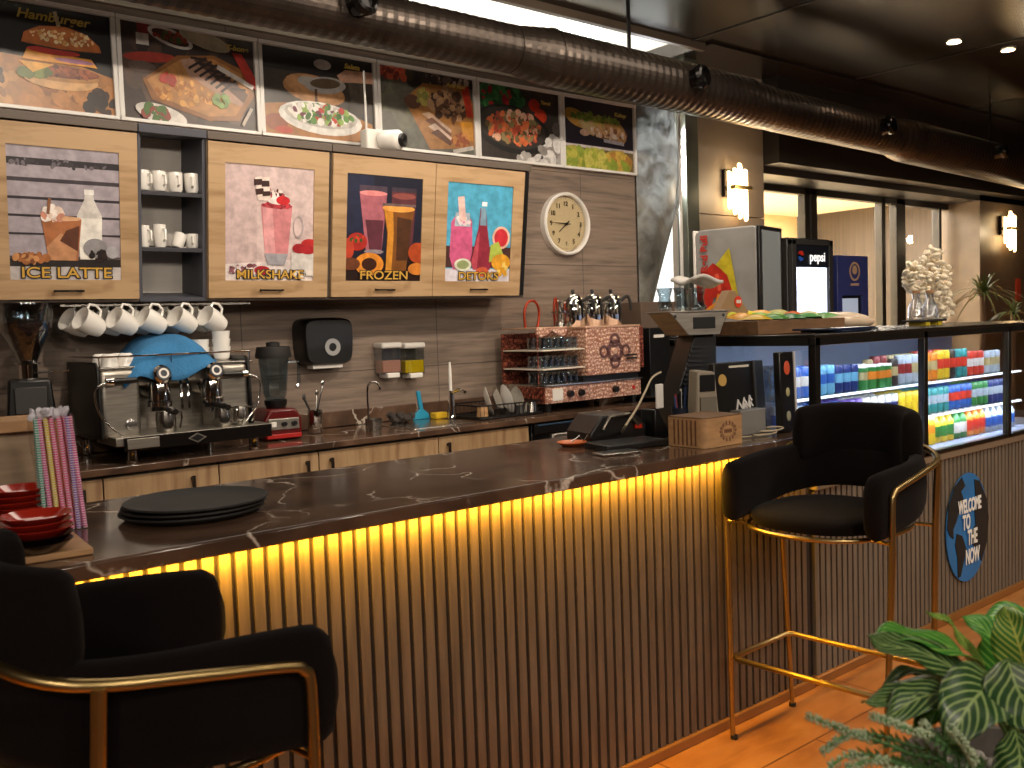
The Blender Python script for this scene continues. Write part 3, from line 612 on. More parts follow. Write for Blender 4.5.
P2 = [('r', 0, 0, 1, 1, '#3a2a24'), ('n', .5, .5, .5, .5, 40, .1, ['#4a362c', '#2e211c', '#5a4436'], 31), ('r', .12, .9, .2, 1, '#8d2a22'), ('r', .11, .78, .2, .9, '#c9c2ba'), ('e', .36, .9, .17, .09, '#d8d2ca', -.25), ('e', .36, .9, .14, .06, '#4a2a1e', -.25), ('n', .36, .9, .12, .05, 40, .02, ['#a8381e', '#3a5a2a', '#6b2a1c'], 32), ('e', .62, .93, .2, .09, '#b8ac90', -.2), ('e', .2, .66, .19, .055, '#a8382a', .1), ('e', .14, .55, .1, .06, '#6d5a50'),
      ('p', [(.14, .42), (.4, .72), (.68, .78), (.92, .66), (.99, .4), (.86, .1), (.62, .06), (.2, .22)], '#8d5a2a'), ('p', [(.17, .42), (.42, .68), (.68, .74), (.89, .62), (.95, .4), (.83, .15), (.62, .11), (.24, .26)], '#b07a40'), ('n', .45, .34, .22, .16, 60, .02, ['#c88a3c', '#a8682c', '#d9a050'], 33),
      ('p', [(.42, .68), (.56, .74), (.94, .4), (.88, .26), (.78, .3), (.48, .52)], '#b08a74'), ('p', [(.52, .7), (.62, .73), (.94, .4), (.9, .3)], '#5a3a2c')] + \
     [('l', (.5+.06*i, .72-.055*i), (.62+.06*i, .72-.055*i), .006, '#2a1813') for i in range(6)] + [('l', (.48+.04*i, .6-.035*i), (.62+.04*i, .74-.03*i), .006, '#2a1813') for i in range(7)] + \
     [('n', .34, .46, .06, .04, 12, .03, ['#c8402a', '#a8301e'], 34), ('n', .72, .3, .06, .07, 30, .02, ['#5a7a3a', '#7d9a52'], 35), ('e', .26, .07, .19, .1, '#d8d2ca', -.2), ('n', .22, .08, .1, .06, 26, .03, ['#4a6b2a', '#8d3a2a'], 36), ('p', [(.82, .84), (.9, .84), (1, .6), (1, .46), (.94, .52)], '#a82a1c'), ('l', (.7, .66), (.98, .48), .012, '#c9c0b8'), ('l', (.88, .05), (.96, .25), .008, '#b8aca0')]
P3 = [('r', 0, 0, 1, 1, '#3a3128'), ('r', 0, .75, 1, 1, '#191512'), ('e', .45, .56, .28, .16, '#a8784a', -.1), ('e', .45, .6, .26, .14, '#b8885a', -.1), ('e', .4, .66, .1, .06, '#a8a49e'), ('e', .55, .64, .19, .1, '#a5a09c', .1), ('e', .55, .66, .14, .06, '#5a4a32', .1), ('p', [(.66, .78), (.74, .86), (1, .88), (1, .74), (.8, .72), (.7, .7)], '#c89a80'), ('e', .53, .88, .08, .06, '#b8b0aa'), ('l', (.46, .58), (.46, .38), .008, '#5a3a22'), ('l', (.84, .72), (.86, .5), .05, '#4e453c'),
      ('p', [(0, .34), (.3, .4), (.7, .36), (.98, .24), (.98, .02), (.7, .0), (0, 0)], '#a06a34'), ('e', .1, .14, .1, .1, '#8d4a2a'), ('e', .5, .24, .38, .19, '#e0dcd6', -.05), ('e', .5, .27, .33, .14, '#bdb6ac', -.05), ('n', .5, .29, .28, .1, 130, .028, ['#5a8a3a', '#8aa84c', '#e8e2da', '#b83a2a', '#6b2a3a', '#e8e2da', '#3f6b2a'], 41), ('e', .16, .06, .08, .04, '#b8402a')]
P4 = [('r', 0, 0, 1, 1, '#5c5a50'), ('n', .4, .5, .5, .5, 30, .1, ['#63614f', '#555248'], 51), ('r', 0, .88, 1, 1, '#231c18'), ('n', .14, .94, .14, .08, 40, .035, ['#c8402a', '#d9603a', '#8d2a1c'], 52), ('n', .4, .9, .1, .1, 24, .05, ['#1c1512', '#3a3020'], 53), ('n', .7, .92, .3, .06, 40, .03, ['#6b5a50', '#2e2420', '#b8a89c'], 54),
      ('p', [(.24, .62), (.45, .86), (.9, .86), (1, .7), (1, .1), (.5, .02)], '#9a6a38'), ('e', .33, .6, .09, .09, '#5a3a2a'), ('n', .44, .68, .06, .09, 14, .035, ['#a89a4c', '#7d7a3a'], 55), ('n', .72, .62, .2, .2, 120, .032, ['#8d6a4c', '#5a3a28', '#a8825e', '#3f2a1e'], 56)] + \
     [('p', [(.42+.03*i, .46-.075*i), (.5+.03*i, .5-.07*i), (.74, .3-.05*i), (.72, .24-.05*i)], c) for i, c in enumerate(('#b89a84', '#6b4634', '#c0a490', '#5a3828'))] + [('p', [(.86, .9), (.95, .9), (.99, .5), (.92, .5)], '#b8341e'), ('p', [(.84, .42), (.98, .44), (.98, .2), (.88, .16)], '#c0842a'), ('n', .84, .18, .1, .08, 20, .03, ['#8d4a2a', '#b87a3a'], 57), ('l', (.75, .02), (.98, .1), .012, '#b8b0a8')]
P5 = [('r', 0, 0, 1, 1, '#3a332e'), ('n', .25, .86, .3, .16, 90, .05, ['#2e6b3a', '#1e4a2a', '#3f8a4c'], 61), ('n', .22, .85, .24, .14, 12, .035, ['#c03034', '#a8242c'], 62), ('e', .68, .8, .07, .09, '#c8301c'), ('e', .76, .66, .08, .1, '#d04020'), ('e', .4, .42, .47, .33, '#232120', -.08), ('e', .4, .44, .42, .28, '#3a342f', -.08), ('n', .42, .44, .33, .23, 170, .032, ['#d0683a', '#b8503a', '#d9a88a', '#8d7a50', '#e07a4a', '#6b5a3a'], 63), ('n', .9, .15, .14, .18, 26, .07, ['#d8d4d0', '#a8a29c', '#8d8680'], 64), ('n', .62, .02, .2, .06, 16, .06, ['#d8d4d0', '#b0aaa4'], 65), ('e', .96, .5, .06, .1, '#5a524c')]
P6 = [('r', 0, 0, 1, 1, '#2a2430'), ('r', 0, .3, 1, .34, '#c9c0c0'), ('r', 0, 0, 1, .3, '#6b5a3a'), ('e', .12, .12, .17, .2, '#a8a046'), ('e', .42, .1, .19, .22, '#b0a84c'), ('e', .75, .12, .22, .2, '#a89440'), ('n', .15, .12, .16, .16, 30, .05, ['#b8b04c', '#8a9a3a'], 71), ('n', .75, .12, .2, .14, 30, .05, ['#a87a3a', '#c0a048', '#8a9a3a'], 72), ('n', .42, .12, .15, .16, 30, .05, ['#c0b858', '#9aa23e'], 73),
      ('e', .18, .72, .18, .12, '#b88a3c', -.3), ('e', .34, .66, .15, .14, '#b8a070', -.5), ('e', .55, .64, .16, .14, '#b89a50', -.5), ('e', .74, .6, .17, .15, '#b88a4c', -.5), ('n', .62, .56, .26, .09, 70, .025, ['#d8b8a0', '#8d5a3a', '#c89a6a', '#e0d0c0'], 74), ('n', .45, .75, .36, .05, 60, .028, ['#7d9a3a', '#9ab04c', '#5f8030'], 75), ('e', .28, .52, .07, .05, '#d0a890'), ('l', (.55, .44), (.85, .42), .012, '#b8b0b8')]
words = ['Hamburger', 'T-bone', 'Salata', 'Antrikot', 'Tavuk', 'Kebap']
wpos = [(.62, .86), (.84, .86), (.78, .87), (.78, .85), (.8, .82), (.78, .82)]
wlab = ['sesame burger', 'grilled steak on a wooden board', 'bowl of salad and pouring hand', 'sliced meat on a cutting board', 'pan of orange stir fry with tomatoes', 'green wraps on dark ground']
m_lg = M('lettering_pale_gold', '#d8bc5a', .5)
for i, P_ in enumerate((P1, P2, P3, P4, P5, P6)):
    x0 = PX0+i*.6915; wd_ = .6915
    t = thing('menu_poster', 'framed menu poster of a %s, under the duct' % wlab[i], 'poster', (x0, YW-.004, PZ0), group='framed food posters in a row')
    h = PZ1-PZ0; m = MB()
    m.box(.002, wd_-.002, -.03, 0, 0, .016); m.box(.002, wd_-.002, -.034, 0, h-.02, h); m.box(.002, .022, -.03, 0, .016, h-.02); m.box(wd_-.022, wd_-.002, -.03, 0, .016, h-.02)
    m.build('frame', m_frame, t, bev=.003)
    MB().box(.02, wd_-.02, -.014, -.002, .014, h-.018).build('backing_board', m_white, t, smooth=0)
    picture(t, wd_-.044, h-.036, P_, (.022, -.0142, .016))
    s = (.056, .034, .036, .034, .03, .038)[i]
    text(words[i], s, (wpos[i][0]*wd_, -.022, wpos[i][1]*h), m_lg, t, w=1.15, bold=.0012, shear=.25)

# security camera over the FROZEN door
t = thing('security_camera', 'white bullet security camera on a square bracket between two posters', 'camera', atY(381, 142, 4.33)); t.scale = (1.25, 1.25, 1.25)
MB().cbox((-.025, .03, -.005), (.085, .06, .115)).build('bracket', m_white, t, bev=.008, seg=3)
MB().lathe([(0, -.05), (.035, -.05), (.043, -.035), (.043, .035), (.036, .045), (.030, .05)], (.025, -.045, .002), 24, axis=(.40, -.91, -.1)).build('housing', m_white, t)
MB().lathe([(0, 0), (.028, 0), (.028, .012), (.02, .014), (.0, .006)], (.045, -.093, -.003), 20, axis=(.40, -.91, -.1)).build('lens', m_black, t)
MB().tube([(-.045, .04, .04), (-.045, .04, .30)], .005, 6).build('cable', m_white, t)

# wall clock
cl = thing('wall_clock', 'round white rimmed wall clock on the taupe tiled wall', 'clock', atY(566, 224, YW-.02))
MB().lathe([(.180, .02), (.180, -.012), (.184, -.022), (.194, -.026), (.203, -.018), (.205, .02)], (0, 0, 0), 48, axis=(0, 1, 0)).build('rim', m_white, cl)
MB().lathe([(0, 0), (.175, 0), (.175, .01), (0, .01)], (0, .004, 0), 48, axis=(0, 1, 0)).build('dial', M('cream_dial', '#cbb78e', .5), cl)
for n in range(1, 13):
    a = PI/2-n*PI/6
    text(str(n), .042, (.13*math.cos(a), -.001, .13*math.sin(a)), M('clock_numeral', '#3b3020', .6), cl, name='numeral', bold=.001)
m = MB()
for k in range(60):
    a = k*PI/30; c_, s_ = math.cos(a), math.sin(a); q = .006 if k % 5 == 0 else .003
    m.prism([(.165*c_-.001*s_, .165*s_+.001*c_), (.165*c_+.001*s_, .165*s_-.001*c_), ((.165-q)*c_+.001*s_, (.165-q)*s_-.001*c_), ((.165-q)*c_-.001*s_, (.165-q)*s_+.001*c_)], -.001, .002, 'y')
m.build('minute_ring', M('clock_numeral', '#3b3020', .6), cl, smooth=0)
def hand(a, L, w, y, nm):
    c_, s_ = math.cos(a), math.sin(a); px, pz = -s_*w, c_*w
    MB().prism([(-.03*c_+px, -.03*s_+pz), (-.03*c_-px, -.03*s_-pz), (L*c_-px*.4, L*s_-pz*.4), (L*c_+px*.4, L*s_+pz*.4)], y-.002, y, 'y').build(nm, m_black, cl, smooth=0)
hand(R(90-225-8), .085, .005, -.006, 'hour_hand'); hand(R(178), .125, .0035, -.010, 'minute_hand')
MB().lathe([(0, 0), (.009, 0), (.009, .012), (0, .014)], (0, -.002, 0), 16, axis=(0, -1, 0)).build('hub', m_black, cl)
MB().lathe([(0, -.016), (.17, -.012), (.172, -.01)], (0, -.001, 0), 40, axis=(0, 1, 0)).build('cover_glass', glass('clock_glass', refl=.08), cl)

# ================================================================== DUCT
dpts = [(-2.5, 3.95, 2.90, .122), (3.28, 3.92, 2.875, .122), (3.32, 3.92, 2.875, .126), (3.50, 3.92, 2.87, .150), (3.56, 3.92, 2.87, .150), (5.2, 3.92, 2.85, .152), (5.6, 3.92, 2.83, .142), (7.25, 3.92, 2.80, .142), (7.4, 3.92, 2.79, .168), (10, 3.95, 2.74, .172), (13.5, 3.95, 2.72, .172)]
dt = thing('ventilation_duct', 'long dark spiral metal duct running along the ceiling above the menu posters', 'duct', (0, 0, 0))
pts = []; rr = []
for (a, b) in zip(dpts, dpts[1:]):
    n = max(1, int((b[0]-a[0])/.03))
    for k in range(n):
        t = k/n; pts.append(tuple(a[i]+(b[i]-a[i])*t for i in range(3))); rr.append(a[3]+(b[3]-a[3])*t+(.0034 if k % 2 else 0))
pts.append(dpts[-1][:3]); rr.append(dpts[-1][3])
MB().tube(pts, rr, 40).build('pipe', m_duct, dt, smooth=0)
for X in (3.28, 3.55, 7.42, 5.3):
    zc = 2.875 if X < 4 else (2.85 if X < 6 else 2.79); q = {3.28: .126, 3.55: .154, 7.42: .172, 5.3: .155}[X]
    MB().tube([(X-.006, 3.92, zc), (X+.006, 3.92, zc)], q, 40).build('joint_ring', m_duct, dt)
for i, X in enumerate((2.26, 4.60, 6.85, 8.75)):
    r_ = (.122, .152, .142, .17)[i]; zc = (2.88, 2.85, 2.80, 2.77)[i]; c = Vector((X, 3.92, zc)); d = Vector((.12, -1, .12)).normalized()
    nz = MB().lathe([(.062, 0), (.062, r_+.03), (.072, r_+.035), (.075, r_+.055), (.064, r_+.075), (.05, r_+.08), (.045, r_+.05), (0, r_+.045)], c, 24, axis=d).build('air_nozzle', M('black_gloss_metal', '#151312', .15, .6), dt)
for X in (1.9, 4.2, 9.0): MB().box(X-.012, X+.012, 3.915, 3.925, 2.85, 3.4 if X != 4.2 else 3.31).build('hanger_strap', m_black, dt)
# ceiling downlights
for q, e, lb in (((954, 42), 40, 'bright round recessed downlight in the dark glossy ceiling'), ((1008, 50), 8, 'faint warm recessed downlight at the right edge of the ceiling')):
    p = atZ(q[0], q[1], 3.318)
    t = thing('downlight', lb, 'ceiling light', (p.x, p.y, 3.318))
    MB().lathe([(.045, 0), (.06, 0), (.062, -.006), (.045, -.004)], (0, 0, 0), 24).build('trim_ring', m_steel, t)
    MB().lathe([(0, -.002), (.045, -.002)], (0, 0, 0), 24).build('lamp', M('downlight_glow%d' % e, '#fff0dc', emit=e), t)
    spot('downlight_beam', (p.x, p.y, 3.29), (p.x, p.y, 0), 25, WARM, 90)

# ================================================================== STOOLS
def catmull(P, n=6, closed=False):
    out = []; k = len(P); P = [Vector(p) for p in P]
    for i in range(k if closed else k-1):
        a, b, c, d = (P[(i-1) % k] if closed or i > 0 else P[0]), P[i], P[(i+1) % k], (P[(i+2) % k] if closed or i < k-2 else P[-1])
        for j in range(n):
            t = j/n; out.append(.5*((2*b)+(c-a)*t+(2*a-5*b+4*c-d)*t*t+(3*b-a-3*c+d)*t**3))
    if not closed: out.append(P[-1])
    return out
def make_stool(loc, rz, label):
    # faces local +x
    t = thing('bar_stool', label, 'bar stool', loc, rz, 'dark velvet bar stools with gold legs')
    def rim(u, k=1.0):   # superellipse plan of the seat
        a = u*2*PI; c, s = math.cos(a), math.sin(a)
        return ((.25 if c > 0 else .235)*k*abs(c)**.8*(1 if c > 0 else -1), .225*k*abs(s)**.8*(1 if s > 0 else -1))
    prof = [(0, .735), (.85, .735), (.97, .742), (1.0, .762), (.99, .772), (.93, .780), (.75, .785), (.4, .786), (0, .786)]
    m = MB(); n = 40; vs = []
    for k, z in prof:
        for j in range(n): x, y = rim(j/n, max(k, .001)); vs.append((x, y, z))
    fs = [(i*n+j, i*n+(j+1) % n, (i+1)*n+(j+1) % n, (i+1)*n+j) for i in range(len(prof)-1) for j in range(n)]
    m.add(vs, fs).build('seat', m_velvet, t, smooth=60)
    # wrap-around arm band : angle measured from the back (local -x)
    def shell(a0, a1, zb, zt, rad, thick, name, nu=44, ztf=None, zbf=None):
        m = MB(); ring = []; nv = 12
        for i in range(nu+1):
            u = i/nu; a = a0+(a1-a0)*u; e = abs(2*u-1)
            zt_ = ztf(u) if ztf else zt; zb_ = zbf(u) if zbf else zb
            end = min(1, (1-e)*9); end = math.sqrt(max(0, 1-(1-end)**2))
            zm = (zt_+zb_)/2; hh = (zt_-zb_)/2*(.35+.65*end); th_ = thick*(.45+.55*end)
            rx, ry = rad
            cx, cy = -math.cos(a), math.sin(a)
            px = rx*cx; py = ry*(abs(cy)**.72)*(1 if cy > 0 else -1)
            nx, ny = px/rx, py/ry; L = math.hypot(nx, ny); nx /= L; ny /= L
            if abs(a) > PI/2: sg_ = 1 if a > 0 else -1; py = ry*sg_*(1-.05*abs(cx)); nx, ny = 0.08, sg_
            ringi = []
            for j in range(nv):
                b = 2*PI*j/nv; co = math.cos(b); si = math.sin(b)
                co = abs(co)**.6*(1 if co > 0 else -1); si = abs(si)**.6*(1 if si > 0 else -1)
                ringi.append((px+nx*th_*co, py+ny*th_*co, zm+hh*si))
            ring += ringi
        fs = [(i*nv+j, i*nv+(j+1) % nv, (i+1)*nv+(j+1) % nv, (i+1)*nv+j) for i in range(nu) for j in range(nv)]
        fs += [tuple(range(nv)), tuple(nu*nv+j for j in range(nv-1, -1, -1))]
        m.add(ring, fs); return m.build(name, m_velvet, t, smooth=60)
    shell(-2.66, 2.66, 0, 0, (.255, .25), .030, 'arm_band', ztf=lambda u: .925+.03*math.cos((2*u-1)*PI/2)**.7, zbf=lambda u: .735+.075*(max(0,math.cos((2*u-1)*PI/2))**2.2))
    shell(-.98, .98, .885, 1.10, (.262, .235), .033, 'backrest', ztf=lambda u: 1.098-.02*abs(2*u-1)**2, zbf=lambda u: .892)
    # gold frame
    m = MB(); fx, fy, gx = .165, .235, -.145
    for s in (-1, 1):
        arm = [(fx, s*.280, .70), (fx, s*.280, .85), (fx-.01, s*.280, .875), (fx-.035, s*.281, .888), (0, s*.286, .91), (-.13, s*.282, .93), (-.205, s*.252, .945), (-.252, s*.19, .962), (-.280, s*.08, .975), (-.285, 0, .975)]
        MB().tube(catmull(arm, 4), .0095, 10).build('arm_rail', m_gold, t, smooth=60)
        MB().tube([(fx, s*.280, .71), (fx+.02, s*.26, 0)], [.0105, .008], 10).build('leg', m_gold, t)
        MB().tube([(gx, s*.283, .93), (gx-.01, s*.270, .72), (gx-.035, s*.25, 0)], [.0105, .0105, .008], 10).build('leg', m_gold, t)
        for x in (fx+.02, gx-.035): MB().lathe([(0, 0), (.012, 0), (.012, .012), (0, .012)], (x, s*(.255 if x > 0 else .25), 0), 12).build('foot_cap', m_blackm, t)
    ringp = [(*rim(j/40, 1.03), .731) for j in range(40)]
    MB().tube(ringp, .008, 8, closed=True).build('seat_ring', m_gold, t, smooth=60)
    for s in (-1, 1):
        for x, y in ((fx, .280), (gx-.01, .266)): MB().tube([(x*.95, s*.215, .731), (x, s*y, .731)], .006, 8).build('bracket', m_gold, t)
    a, b, c, d = (fx+.012, .262, .27), (gx-.025, .256, .27), (gx-.025, -.256, .27), (fx+.012, -.262, .27)
    pts = []
    for p, q in ((a, b), (b, c), (c, d), (d, a)):
        p, q = Vector(p), Vector(q); e = (q-p).normalized()*.02; pts += [p+e, q-e]
    MB().tube(pts, .0095, 10, closed=True).build('footrest', m_gold, t, smooth=60)
    return t
make_stool((2.665, 1.665, 0), R(180+4), 'dark velvet bar stool with gold legs standing in front of the drinks fridge')
make_stool((.49, 1.60, 0), R(-1), 'dark velvet bar stool close up at the lower left, cut off by the frame')

# ================================================================== THINGS ON THE BAR
def on(x, y, z=ZS): p = atZ(x, y, z); return (p.x, p.y, z+.0005)
# serving trays
p = on(193, 514)
for k in range(3):
    t = MB().lathe([(0, .003), (.125, .003), (.150, .010), (.163, .018), (.165, .014), (.152, .005), (.13, 0), (0, 0)], (0, 0, 0), 48, sy=.98).build('serving_tray', m_blackm)
    tag(t, '%s of three stacked round black serving trays on the marble bar' % ('bottom', 'middle', 'top')[k], 'tray', 'stacked black serving trays')
    t.location = (p[0]+.004*k, p[1]-.004*k, ZS+.0005+.011*k); t.rotation_euler.z = R(-40); t.scale = (1.04, 1.04, 1)
# board and plates
bd = MB().box(-.10, .10, -.17, .15, 0, .014).build('serving_board', m_wood, bev=.003)
tag(bd, 'pale wooden board under the red plates on the left end of the bar', 'board'); bp = on(26, 548); bd.location = bp; bd.rotation_euler.z = R(-4)
pl = MB().lathe([(0, .004), (.055, .004), (.064, .008), (.092, .022), (.095, .021), (.066, .003), (.055, 0), (0, 0)], (0, 0, 0), 36)
plo = None; names = ('bottom', 'second', 'third', 'fourth', 'fifth', 'top')
zb = ZS+.0145+.001
for st, (px_, py_, n, cols) in enumerate(((20, 526, 6, 'drrrrr'), (37, 551, 5, 'ddrrr'))):
    p = atZ(px_, py_, zb)
    for k in range(n):
        mt = m_red if cols[k] == 'r' else m_darkred
        o = pl.build('plate', mt); o.location = (p.x+.002*((k*7) % 3), p.y+.07*(1-st)*0, zb+.0135*k)
        o.scale = (.72, .72, 1)
        tag(o, '%s %s plate of the %s' % (names[k] if k < n-1 else 'topmost', 'red' if cols[k] == 'r' else 'dark', ('taller rear stack beside the wooden crate', 'lower front stack beside the straws')[st]), 'plate', 'stacked glazed plates on the board')
# wooden crate lying on its side
cp_ = on(-8, 505)
t = thing('wooden_crate', 'pale wooden box with a framed front at the far left of the bar', 'crate', (cp_[0]-.02, 2.52, ZS+.001), R(-8))
m = MB(); wv, hv = .36, .245
m.box(-wv+.13, .13, 0, .02, 0, .028); m.box(-wv+.13, .13, 0, .02, hv-.028, hv); m.box(-wv+.13, -wv+.16, 0, .02, .028, hv-.028); m.box(.10, .13, 0, .02, .028, hv-.028)
m.build('frame', m_wood, t, bev=.003)
m = MB(); m.box(-wv+.14, .12, .02, .17, 0, .012); m.box(-wv+.14, .12, .02, .17, hv-.012, hv); m.box(.108, .12, .02, .17, .012, hv-.012); m.box(-wv+.14, -wv+.152, .02, .17, .012, hv-.012)
m.build('sides', m_wood, t, smooth=0)
MB().box(-wv+.15, .11, .03, .04, .012, hv-.012).build('back_panel', M('pale_panel', '#a58f74', .5, noise=.15, stretch=(1, 1, 9)), t, smooth=0)
for z in (.06, .13, .19): MB().ell((.131, .01, z), .005, 8).build('nail', m_steel, t)
# straws standing in a clear packet
sp = on(64, 530); t = thing('straw_packet', 'clear plastic sleeve holding upright striped drinking straws', 'packet', sp, R(-8))
MB().grid(lambda u, v: (.052*math.cos(u*2*PI)*(1+.05*math.sin(v*9))*(1-.10*v)-.013*v, .030*math.sin(u*2*PI)+.004*math.sin(v*14+u*20), v*.268), 28, 20).build('sleeve', glass('clear_plastic_film', '#f8f8f8', .06, .15, .0), t, smooth=60)
rnd = random.Random(4)
mm = MB()
for k in range(34):
    a = rnd.random()*6.28; q_ = rnd.random(); mm.ell((-.014+.042*math.cos(a)*q_, .020*math.sin(a)*q_, .266+.010*rnd.random()), (.014, .005, .009), 7, rot=(a, a*2, a))
mm.build('crumpled_top', M('film_crumple', '#d6d2da', .3), t)
cols = ['#58b8a2', '#58b8a2', '#8468c4', '#e05aa4', '#ecd934', '#ecd934', '#ef5f4c', '#f0609c', '#f59048', '#f0609c', '#ef5f4c', '#9270c8', '#f27db0', '#e05aa4']
cn = {'#58b8a2': 'teal', '#8468c4': 'violet', '#e05aa4': 'magenta', '#ecd934': 'yellow', '#ef5f4c': 'red', '#f0609c': 'pink', '#f59048': 'orange', '#9270c8': 'purple', '#f27db0': 'rose'}
def straw_mat(c):
    if 'st'+c in MC: return MC['st'+c]
    m, nt, b, tc = nodes('straw_stripe_'+c.strip('#'), .4)
    w = nt.nodes.new('ShaderNodeTexWave'); w.wave_type = 'BANDS'; w.bands_direction = 'Z'; w.inputs['Scale'].default_value = 55; nt.links.new(tc.outputs['Object'], w.inputs[0])
    nt.links.new(ramp(nt, w.outputs[0], [(.62, c), (.8, '#f2e6e6')]), b.inputs['Base Color']); MC['st'+c] = m; return m
for k, c in enumerate(cols):
    x = -.044+.088*k/(len(cols)-1); y = -.012 if k % 2 else .006
    o = MB().tube([(x, y, .002), (x*.85-.012+.006*rnd.uniform(-1, 1), y, .262)], .0050, 8).build('drinking_straw', straw_mat(c))
    o.location = sp; o.rotation_euler.z = R(-8)
    tag(o, '%s striped drinking straw, %s from the left in the clear packet' % (cn[c], ('1st', '2nd', '3rd', '4th', '5th', '6th', '7th', '8th', '9th', '10th', '11th', '12th', '13th', '14th')[k]), 'straw', 'striped straws in the packet')

# ================================================================== ESPRESSO CORNER
def onw(x, y): p = atZ(x, y, ZW); return (p.x, p.y, ZW+.0005)
# grinder
g = thing('coffee_grinder', 'black coffee grinder with clear bean hopper at the far left of the back worktop', 'coffee grinder', (.905, 4.26, ZW+.001), R(-10))
m = MB(); m.box(-.085, .085, -.10, .12, 0, .03)
m.prism([(-.08, .03), (.08, .03), (.092, .12), (.092, .2), (.078, .36), (-.078, .36), (-.092, .2), (-.092, .12)], -.06, .12, 'y')
m.build('body', m_black, g, bev=.01)
MB().box(-.06, .06, -.075, -.055, .22, .33).build('front_panel', m_dgrey, g, bev=.004)
MB().cyl((0, -.055, .15), (0, -.085, .15), .035, .03, 20).cyl((0, -.085, .15), (0, -.1, .15), .02, .018, 20).cyl((0, -.07, .13), (0, -.1, .09), .022, .016, 16).build('dosing_spout', m_chrome, g)
MB().lathe([(.035, 0), (.036, .06), (.05, .062), (.05, .066), (0, .07)], (0, .03, .36), 24).build('collar', m_chrome, g)
MB().tube([(.03, .0, .385), (.15, -.02, .39)], .004, 8).build('lever', m_steel, g)
MB().lathe([(.034, 0), (.05, .05), (.095, .13), (.108, .2), (.108, .25), (.10, .252), (.104, .2), (.09, .13)], (0, .03, .425), 28).build('hopper', m_cglass, g, smooth=60)
MB().lathe([(.0, .0), (.032, 0), (.048, .05), (.092, .13), (.1, .165), (.05, .175), (0, .17)], (0, .03, .427), 24).build('coffee_beans', M('coffee_beans', '#3a1f14', .5, bump=.8, bscale=60, noise=.5, nscale=60), g)
MB().box(-.09, .11, -.115, -.095, .058, .066).build('tamp_rest', M('pale_yellow_handle', '#c8a24a', .4), g, bev=.002)

e = thing('espresso_machine', 'chrome two group espresso machine with black sides on the back worktop', 'coffee machine', (1.12, 4.07, ZW+.001))
EW, ED, EH = .64, .42, .40
MB().prism([(-.05, .10), (ED, .10), (ED, .36), (ED, .42), (-.0, .42), (-.03, .40)], -.012, .002, 'x').build('side_panel', m_black, e, bev=.006)
MB().prism([(-.05, .10), (ED, .10), (ED, .36), (ED, .42), (-.0, .42), (-.03, .40)], EW-.002, EW+.012, 'x').build('side_panel', m_black, e, bev=.006)
MB().box(.0, EW, .14, ED, .09, .40).build('body', m_bsteel, e, bev=.004)
MB().box(0, .16, -.03, .14, .10, .385).build('front_corner', m_bsteel, e, bev=.02, seg=4)
MB().box(EW-.16, EW, -.03, .14, .10, .385).build('front_corner', m_bsteel, e, bev=.02, seg=4)
MB().box(.16, EW-.16, .02, .14, .31, .385).build('front_panel', m_bsteel, e, bev=.01)
MB().box(.0, EW+.03, -.02, ED, .385, .397).build('cup_tray', m_steel, e, bev=.003)
m = MB(); m.tube([(.0, -.02, .44), (EW+.02, -.02, .44)], .004, 8); m.tube([(.0, -.02, .44), (.0, ED-.01, .44)], .004, 8)
for q in (.005, .3, EW+.015): m.tube([(q, -.02, .397), (q, -.02, .44)], .003, 6)
m.build('cup_rail', m_chrome, e)
MB().box(.02, EW+.06, -.13, .14, .075, .112).build('drip_tray', m_bsteel, e, bev=.004)
MB().box(.05, EW+.05, -.142, -.128, .055, .11).build('front_skirt', M('dark_mirror', '#2a2624', .15, .7), e, bev=.002)
MB().box(.06, .19, -.147, -.141, .062, .104).build('badge_plate', m_bsteel, e, bev=.002)
lg = MB().prism([(.31, .083), (.35, .062), (.39, .083), (.35, .104)], -.1465, -.1425, 'y', 0).prism([(.32, .083), (.35, .068), (.38, .083), (.35, .098)], -.1475, -.1466, 'y', 1).build('emblem', [m_bsteel, m_black], e, smooth=0)
for x, y in ((.09, -.1), (EW-.02, -.1), (.04, .38), (EW-.04, .38)): MB().lathe([(.022, 0), (.024, .01), (.017, .015), (.018, .07)], (x, y, -.0), 18).build('foot', m_chrome, e)
for gx in (.245, .475):
    gh = MB().lathe([(.0, .05), (.042, .05), (.046, .035), (.046, -.03), (.052, -.035), (.052, -.055), (.03, -.06), (0, -.06)], (gx, -.01, .275), 26).build('group_head', m_chrome, e)
    MB().cyl((gx, .03, .30), (gx, .10, .30), .045, .05, 24).build('group_neck', m_chrome, gh)
    MB().lathe([(.0, 0), (.036, 0), (.04, .006), (.04, .02), (.032, .03), (.0, .03)], (gx, -.05, .355), 26, axis=(0, -1, .25)).build('brew_gauge', m_chrome, gh)
    MB().lathe([(0, .031), (.03, .031), (.03, .033), (0, .033)], (gx, -.05, .355), 26, axis=(0, -1, .25)).lathe([(.014, .033), (.022, .033), (.022, .034), (.014, .034)], (gx, -.05, .355), 20, axis=(0, -1, .25), mi=1).build('gauge_face', [M('dial_grey', '#3a3d44', .2), m_white], gh)
    MB().lathe([(.034, 0), (.036, .022), (.03, .024), (0, .024)], (gx, -.01, .20), 20).tube([(gx, -.04, .21), (gx+.01, -.13, .205), (gx+.015, -.155, .2)], [.011, .014, .013], 10).tube([(gx, -.01, .2), (gx-.012, -.01, .175)], .006, 8).tube([(gx, -.01, .2), (gx+.012, -.01, .175)], .006, 8).build('portafilter', M('chrome_black_handle', '#4a4644', .2, .8), gh)
m = MB()
for x in (.345, .375): m.tube([(x, .02, .34), (x, .0, .30), (x, .0, .20)], .006, 8)
